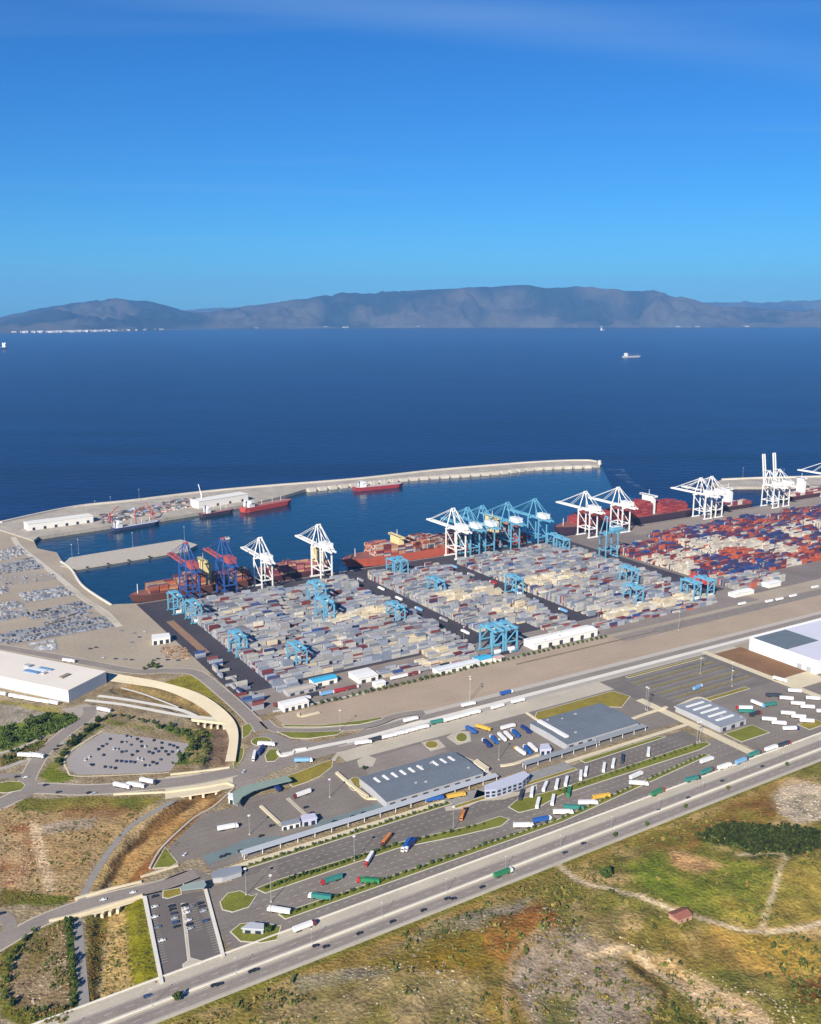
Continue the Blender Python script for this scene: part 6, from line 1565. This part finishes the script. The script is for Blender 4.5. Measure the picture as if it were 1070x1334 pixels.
# ================================================================== TREES AND SHRUBS
LEAF = [mat('leaf_%d' % i, alb(*c), rough=0.9, var=0.35, scale=0.4, scale2=2.0, spec=0.15) for i, c in enumerate(((78, 94, 40), (98, 108, 48), (64, 80, 34)))]
BARK = mat('bark', alb(96, 78, 60), var=0.2, scale=0.5)
def crown_mesh(rx, rz, n, seed):
    r_ = random.Random(seed); mb = MB()
    for i in range(n):
        while True:
            p = Vector((r_.uniform(-1, 1), r_.uniform(-1, 1), r_.uniform(-1, 1)))
            if 0.35 < p.length < 1: break
        k = 0.8 + 0.35 * r_.random(); c = Vector((p.x * rx * k, p.y * rx * k, p.z * rz * k + rz)); s = r_.uniform(0.28, 0.5) * min(rx, rz)
        a = Vector((r_.gauss(0, 1), r_.gauss(0, 1), r_.gauss(0, 1))).normalized(); b = a.orthogonal().normalized(); c2 = a.cross(b)
        mb.add([c + b * s, c + c2 * s * 0.8, c - b * s, c - c2 * s * 0.8], [(0, 1, 2, 3)])
        mb.add([c + a * s, c + c2 * s * 0.7, c - a * s, c - c2 * s * 0.7], [(0, 1, 2, 3)])
    return mb.mesh('crown')
crowns = [crown_mesh(1.0, 0.85, 46, i) for i in range(4)]
for i, m_ in enumerate(crowns): m_.materials.append(LEAF[i % 3])
trunk_me = MB().cyl((0, 0, 0), (0, 0, 1.3), 0.12, 0.07, 6).mesh('trunk'); trunk_me.materials.append(BARK)
def tree(p, s, label, group, name='tree', z=0.0):
    r = empty(name, (p[0], p[1], z), rng.uniform(0, 6)); r.scale = (s, s, s * rng.uniform(0.9, 1.2))
    kid('trunk', trunk_me, r); kid('crown', rng.choice(crowns), r, (0, 0, 0.45))
    return tag(r, label=label, cat='tree' if name == 'tree' else 'shrub', group=group)
def hedge(u0, u1, v, step, s, label, group, tilt=0.0, z=0.25):
    n = int((u1 - u0) / step)
    for i in range(n + 1):
        u = u0 + i * step + rng.uniform(-0.6, 0.6); p = uv(u, v + tilt * (u - u0) + rng.uniform(-0.4, 0.4)); tree(p, s * rng.uniform(0.75, 1.2), label, group, 'shrub', z)
hedge(-120, 58, -675.8, 5.2, 1.25, 'round shrub in the hedge strip along the upper lorry lanes', 'shrubs along the lorry lanes')
hedge(-116, -8, -708.5, 5.0, 1.5, 'round shrub on the long median between the lorry lanes', 'shrubs along the lorry lanes')
hedge(-6, 70, -710, 7.0, 1.3, 'round shrub on the long median between the lorry lanes', 'shrubs along the lorry lanes', tilt=-0.12)
hedge(-114, 118, -743.5, 6.0, 1.35, 'round shrub on the median beside the lower lorry lane', 'shrubs along the lorry lanes')
hedge(124, 306, -743.5, 6.5, 1.2, 'round shrub on the median beside the lower lorry lane', 'shrubs along the lorry lanes', tilt=0.103)
hedge(150, 318, -708.5, 6.5, 1.3, 'round shrub on the long median below the office building', 'shrubs along the lorry lanes')
hedge(52, 455, -438.5, 7.5, 1.9, 'dark bushy tree in the line along the rail yard fence', 'trees along the rail yard fence', z=0)
def line_trees(k, pts, step, s, label, group, jit=2.0, name='tree'):
    ln_ = smooth_line([at(*pix(k, *p)) for p in pts], step)
    for p in ln_: tree((p.x + rng.gauss(0, jit), p.y + rng.gauss(0, jit)), s * rng.uniform(0.6, 1.3), label, group, name, z=min(0.0, 0.0))
line_trees('W', [(400, 520), (430, 460), (500, 380), (600, 290), (700, 215)], 5, 2.4, 'bushy tree between the grey car park and the road beside it', 'trees round the grey car park', 1.6)
line_trees('W', [(720, 195), (850, 190), (960, 205), (1070, 235)], 8, 2.0, 'bushy tree above the grey car park below the white ramps', 'trees round the grey car park', 1.6)
line_trees('D', [(620, 560), (700, 580), (765, 615), (740, 655), (690, 685)], 5, 2.5, 'dark bushy tree on the green bank beside the channel', 'trees round the grey car park', 2.4)
line_trees('W', [(10, 380), (110, 350), (210, 290), (330, 240), (450, 190)], 7, 2.8, 'dense tree on the green slope below the white warehouse', 'trees on the western slope', 7)
line_trees('W', [(40, 330), (130, 300), (230, 250), (340, 190)], 9, 2.8, 'dense tree on the green slope below the white warehouse', 'trees on the western slope', 6)
line_trees('W', [(10, 500), (120, 440), (230, 390), (310, 345)], 10, 2.0, 'small tree beside the narrow pale side road', 'trees on the western slope', 3)
line_trees('K', [(268, 300), (276, 400), (284, 520), (292, 620)], 4.5, 1.9, 'clipped dark tree in the hedge beside the channel path', 'hedge by the channel path', 0.8)
line_trees('K', [(120, 350), (60, 430), (30, 500), (20, 580), (60, 640), (180, 655), (270, 640)], 5, 1.8, 'low shrub round the waste ground inside the loop', 'shrubs round the loop', 1.2, 'shrub')
line_trees('D', [(570, 330), (590, 325), (605, 332)], 6, 2.6, 'small tree group beside the port road bend', 'trees at the port road bend', 2)
for k, q, s in (('N', (372, 472), 4.5), ('V', (1040, 850), 2.0), ('M', (30, 640), 2.4), ('I', (200, 560), 2.4), ('K', (690, 605), 3.0), ('N', (402, 325), 1.8), ('N', (505, 290), 1.6), ('N', (630, 232), 1.8), ('N', (768, 172), 1.8), ('N', (960, 95), 1.8)):
    p = at(*pix(k, *q)); tree(p, s, {'N': 'lone dark tree on the hillside edge of the highway', 'V': 'lone tree at the customs entrance', 'M': 'dark tree inside the loop road lawn', 'I': 'lone tree on the rounded median end', 'K': 'dark tree between the highway and the hillside'}[k], 'lone trees', z=ground_z(p.x, p.y) - 0.2)
# ---- ground cover
def clumps(name, label, cat, gen, m):
    V_, C_ = [], []
    for (x, y, z, s, col) in gen:
        for i in range(7):
            c = np.array([x + rng.gauss(0, s * 0.42), y + rng.gauss(0, s * 0.42), z + abs(rng.gauss(0, s * 0.34)) + s * 0.1])
            a = Vector((rng.gauss(0, 1), rng.gauss(0, 1), rng.gauss(0, 0.6))).normalized(); b = a.orthogonal().normalized() * s * 0.5; a = a * s * 0.42
            for q in (c + a, c + b, c - a, c - b): V_.append(tuple(q)); 
            k = rng.uniform(0.75, 1.25)
            C_ += [tuple(v * k for v in col)] * 4
    V_ = np.array(V_); n = len(V_) // 4
    return tag(link(name, quad_mesh(name, V_, np.arange(4 * n).reshape(n, 4), np.array(C_)), m), label, cat, kind='stuff')
SCRUB = mat('scrub_leaves', source='attr', rough=0.95, var=0.3, scale=0.3, scale2=2.0, spec=0.1)
gen = []
poly = PL('N', (665, 330), (760, 298), (880, 308), (1000, 302), (1064, 318), (1064, 370), (960, 392), (850, 392), (795, 354))
while len(gen) < 1500:
    q = (rng.uniform(900, 1072), rng.uniform(1078, 1122))
    if not inpoly(np.array([q[0] + rng.gauss(0, 2)]), np.array([q[1] + rng.gauss(0, 1.5)]), poly)[0]: continue
    p = at(*q); gen.append((p.x, p.y, ground_z(p.x, p.y), rng.uniform(1.4, 3.2), alb(*rng.choice(((44, 54, 24), (54, 64, 28), (36, 46, 20), (66, 72, 34))))))
clumps('thicket', 'dark green thicket on the hillside above the dirt track', 'thicket', gen, SCRUB)
gen = []
xs = nrg.uniform(-330, 480, 60000); ys = nrg.uniform(430, 900, 60000)
ok = (hill_s(xs, ys) > 12); dn_ = fbm(xs, ys, 40, 91, 4); ok &= nrg.random(60000) < np.clip((dn_ - 0.45) * 2.6, 0.02, 0.9)
zs = height(xs, ys)
PXs, PYs = proj(xs, ys, zs)
ok &= (PXs > -20) & (PXs < 1090) & (PYs < 1350)
tr_ = smooth_line([at(*p) for p in PL('N', (215, 412), (255, 445), (300, 482), (420, 520), (580, 572), (720, 612), (860, 636), (960, 631), (1075, 600))], 5)
ok &= pldist(xs, ys, [(p.x, p.y) for p in tr_]) > 4
for x, y, z in zip(xs[ok], ys[ok], zs[ok]):
    gen.append((x, y, z, rng.uniform(0.45, 1.6) * (1.9 if rng.random() < 0.12 else 1), alb(*rng.choice(((104, 108, 52), (84, 92, 44), (134, 120, 62), (120, 104, 58), (72, 80, 38))))))
gen = gen[:9000]
clumps('scrub', 'low scrub and dry grass tufts scattered over the hillside', 'scrub', gen, SCRUB)
def rocks(name, label, pts, m):
    rows_ = []
    ico = [(0, 0, 1), (0.9, 0, 0.3), (0.28, 0.85, 0.35), (-0.73, 0.53, 0.3), (-0.73, -0.53, 0.35), (0.28, -0.85, 0.3)]
    V_, F_, C_ = [], [], []
    for (x, y, z, s, col) in pts:
        o = len(V_); a = rng.uniform(0, 6); ca, sa = math.cos(a), math.sin(a); k = rng.uniform(0.8, 1.2)
        sx, sy, sz = s * rng.uniform(0.7, 1.4), s * rng.uniform(0.6, 1.1), s * rng.uniform(0.4, 0.9)
        for (i, j, l) in ico:
            i, j, l = i * rng.uniform(.8, 1.2) * sx, j * rng.uniform(.8, 1.2) * sy, l * sz
            V_.append((x + i * ca - j * sa, y + i * sa + j * ca, z + l - 0.2 * s)); C_.append(tuple(v * k for v in col))
        F_ += [(o, o + 1, o + 2), (o, o + 2, o + 3), (o, o + 3, o + 4), (o, o + 4, o + 5), (o, o + 5, o + 1)]
        b = len(V_)
        for i in range(1, 6): V_.append((V_[o + i][0], V_[o + i][1], z - 0.6 * s)); C_.append(tuple(v * k for v in col))
        for i in range(5):
            j = (i + 1) % 5; F_ += [(o + 1 + i, b + i, b + j), (o + 1 + i, b + j, o + 1 + j)]
    return tag(link(name, quad_mesh(name, np.array(V_), np.array(F_), np.array(C_)), m), label, 'rocks', kind='stuff')
ROCKM = mat('hill_rock', source='attr', rough=0.95, var=0.22, scale=0.4, scale2=2.0)
pts = []
def rock_poly(k, poly, n, s0, s1, cols):
    P_ = PL(k, *poly); x0, x1 = min(p[0] for p in P_), max(p[0] for p in P_); y0, y1 = min(p[1] for p in P_), max(p[1] for p in P_); c = 0
    for _ in range(n * 8):
        q = (rng.uniform(x0, x1), rng.uniform(y0, y1))
        if not inpoly(np.array([q[0]]), np.array([q[1]]), P_)[0]: continue
        p = at(*q); 
        if float(vnoise(p.x, p.y, 14, 8)) < rng.uniform(0.2, 0.75): continue
        pts.append((p.x, p.y, ground_z(p.x, p.y), rng.uniform(s0, s1) * (1.8 if rng.random() < 0.06 else 1), alb(*rng.choice(cols)))); c += 1
        if c >= n: break
GRK = ((160, 150, 134), (146, 136, 118), (172, 162, 146), (132, 120, 102))
rock_poly('O', [(495, 175), (540, 125), (620, 120), (690, 165), (700, 200), (762, 240), (748, 305), (520, 305), (480, 240)], 420, 0.4, 1.1, GRK)
rock_poly('O', [(0, 205), (200, 190), (380, 190), (470, 240), (440, 305), (0, 305)], 260, 0.3, 1.0, ((184, 168, 136), (176, 160, 130), (150, 140, 120)))
rock_poly('O', [(640, 120), (800, 190), (1000, 250), (1070, 300), (860, 305), (720, 170)], 240, 0.3, 1.1, ((198, 178, 142), (196, 176, 140), (176, 156, 120)))
rock_poly('N', [(915, 200), (960, 160), (1030, 148), (1075, 150), (1075, 272), (990, 285), (930, 252)], 320, 0.4, 1.2, ((194, 180, 156), (176, 162, 138), (150, 138, 116)))
rock_poly('O', [(60, 215), (230, 180), (330, 105), (440, 72), (530, 58), (700, 120), (640, 150), (480, 110), (250, 220)], 220, 0.3, 1.0, ((160, 148, 122), (150, 142, 122)))
rock_poly('J', [(0, 400), (110, 395), (160, 480), (140, 610), (60, 650), (0, 640)], 260, 0.4, 1.3, ((150, 112, 80), (128, 92, 66), (176, 148, 116)))
rock_poly('K', [(60, 400), (130, 355), (250, 300), (275, 620), (60, 640), (22, 590), (35, 480)], 200, 0.4, 1.2, ((176, 156, 130), (126, 104, 76), (150, 130, 100)))
rocks('boulders', 'pale grey stones and outcrops strewn over the hillside', pts, ROCKM)
pts = []
rock_poly('D', [(620, 255), (650, 235), (720, 250), (740, 290), (690, 295), (630, 285)], 260, 0.8, 2.2, ((150, 116, 84), (128, 96, 70), (170, 140, 104), (110, 90, 74)))
rocks('scrap_heap', 'brown scrap heap beside the dark lane of the terminal', pts, ROCKM)
gen = []
def scat(k, poly, n, s0, s1, cols):
    P_ = PL(k, *poly); x0, x1 = min(p[0] for p in P_), max(p[0] for p in P_); y0, y1 = min(p[1] for p in P_), max(p[1] for p in P_); c = 0
    for _ in range(n * 6):
        q = (rng.uniform(x0, x1), rng.uniform(y0, y1))
        if not inpoly(np.array([q[0]]), np.array([q[1]]), P_)[0]: continue
        p = at(*q)
        if float(vnoise(p.x, p.y, 16, 18)) < rng.uniform(0.2, 0.8): continue
        gen.append((p.x, p.y, ground_z(p.x, p.y), rng.uniform(s0, s1), alb(*rng.choice(cols)))); c += 1
        if c >= n: break
SC = ((96, 104, 46), (112, 108, 56), (126, 96, 60), (80, 88, 40))
scat('J', [(0, 330), (90, 305), (600, 300), (540, 372), (350, 562), (290, 690), (0, 690)], 420, 0.4, 1.3, SC)
scat('K', [(0, 430), (110, 345), (250, 290), (300, 640), (250, 690), (60, 690), (0, 660)], 500, 0.5, 1.4, SC)
scat('K', [(330, 285), (550, 210), (620, 550), (500, 600), (350, 630)], 350, 0.4, 1.1, SC)
scat('W', [(0, 258), (220, 205), (340, 155), (500, 165), (545, 205), (330, 315), (230, 345), (0, 425)], 900, 0.8, 2.4, ((78, 96, 38), (94, 110, 46), (60, 78, 30)))
scat('W', [(0, 470), (330, 325), (310, 385), (170, 485), (0, 535)], 300, 0.6, 1.6, SC)
scat('D', [(600, 545), (700, 565), (830, 570), (800, 700), (660, 705), (738, 615)], 350, 0.6, 1.8, ((82, 100, 38), (104, 112, 46), (66, 82, 32)))
scat('J', [(840, 270), (600, 470), (380, 650), (560, 600), (900, 275)], 90, 0.4, 1.2, SC)
clumps('weeds', 'weeds and low bushes on the waste land beside the dry channel', 'weeds', gen, SCRUB)
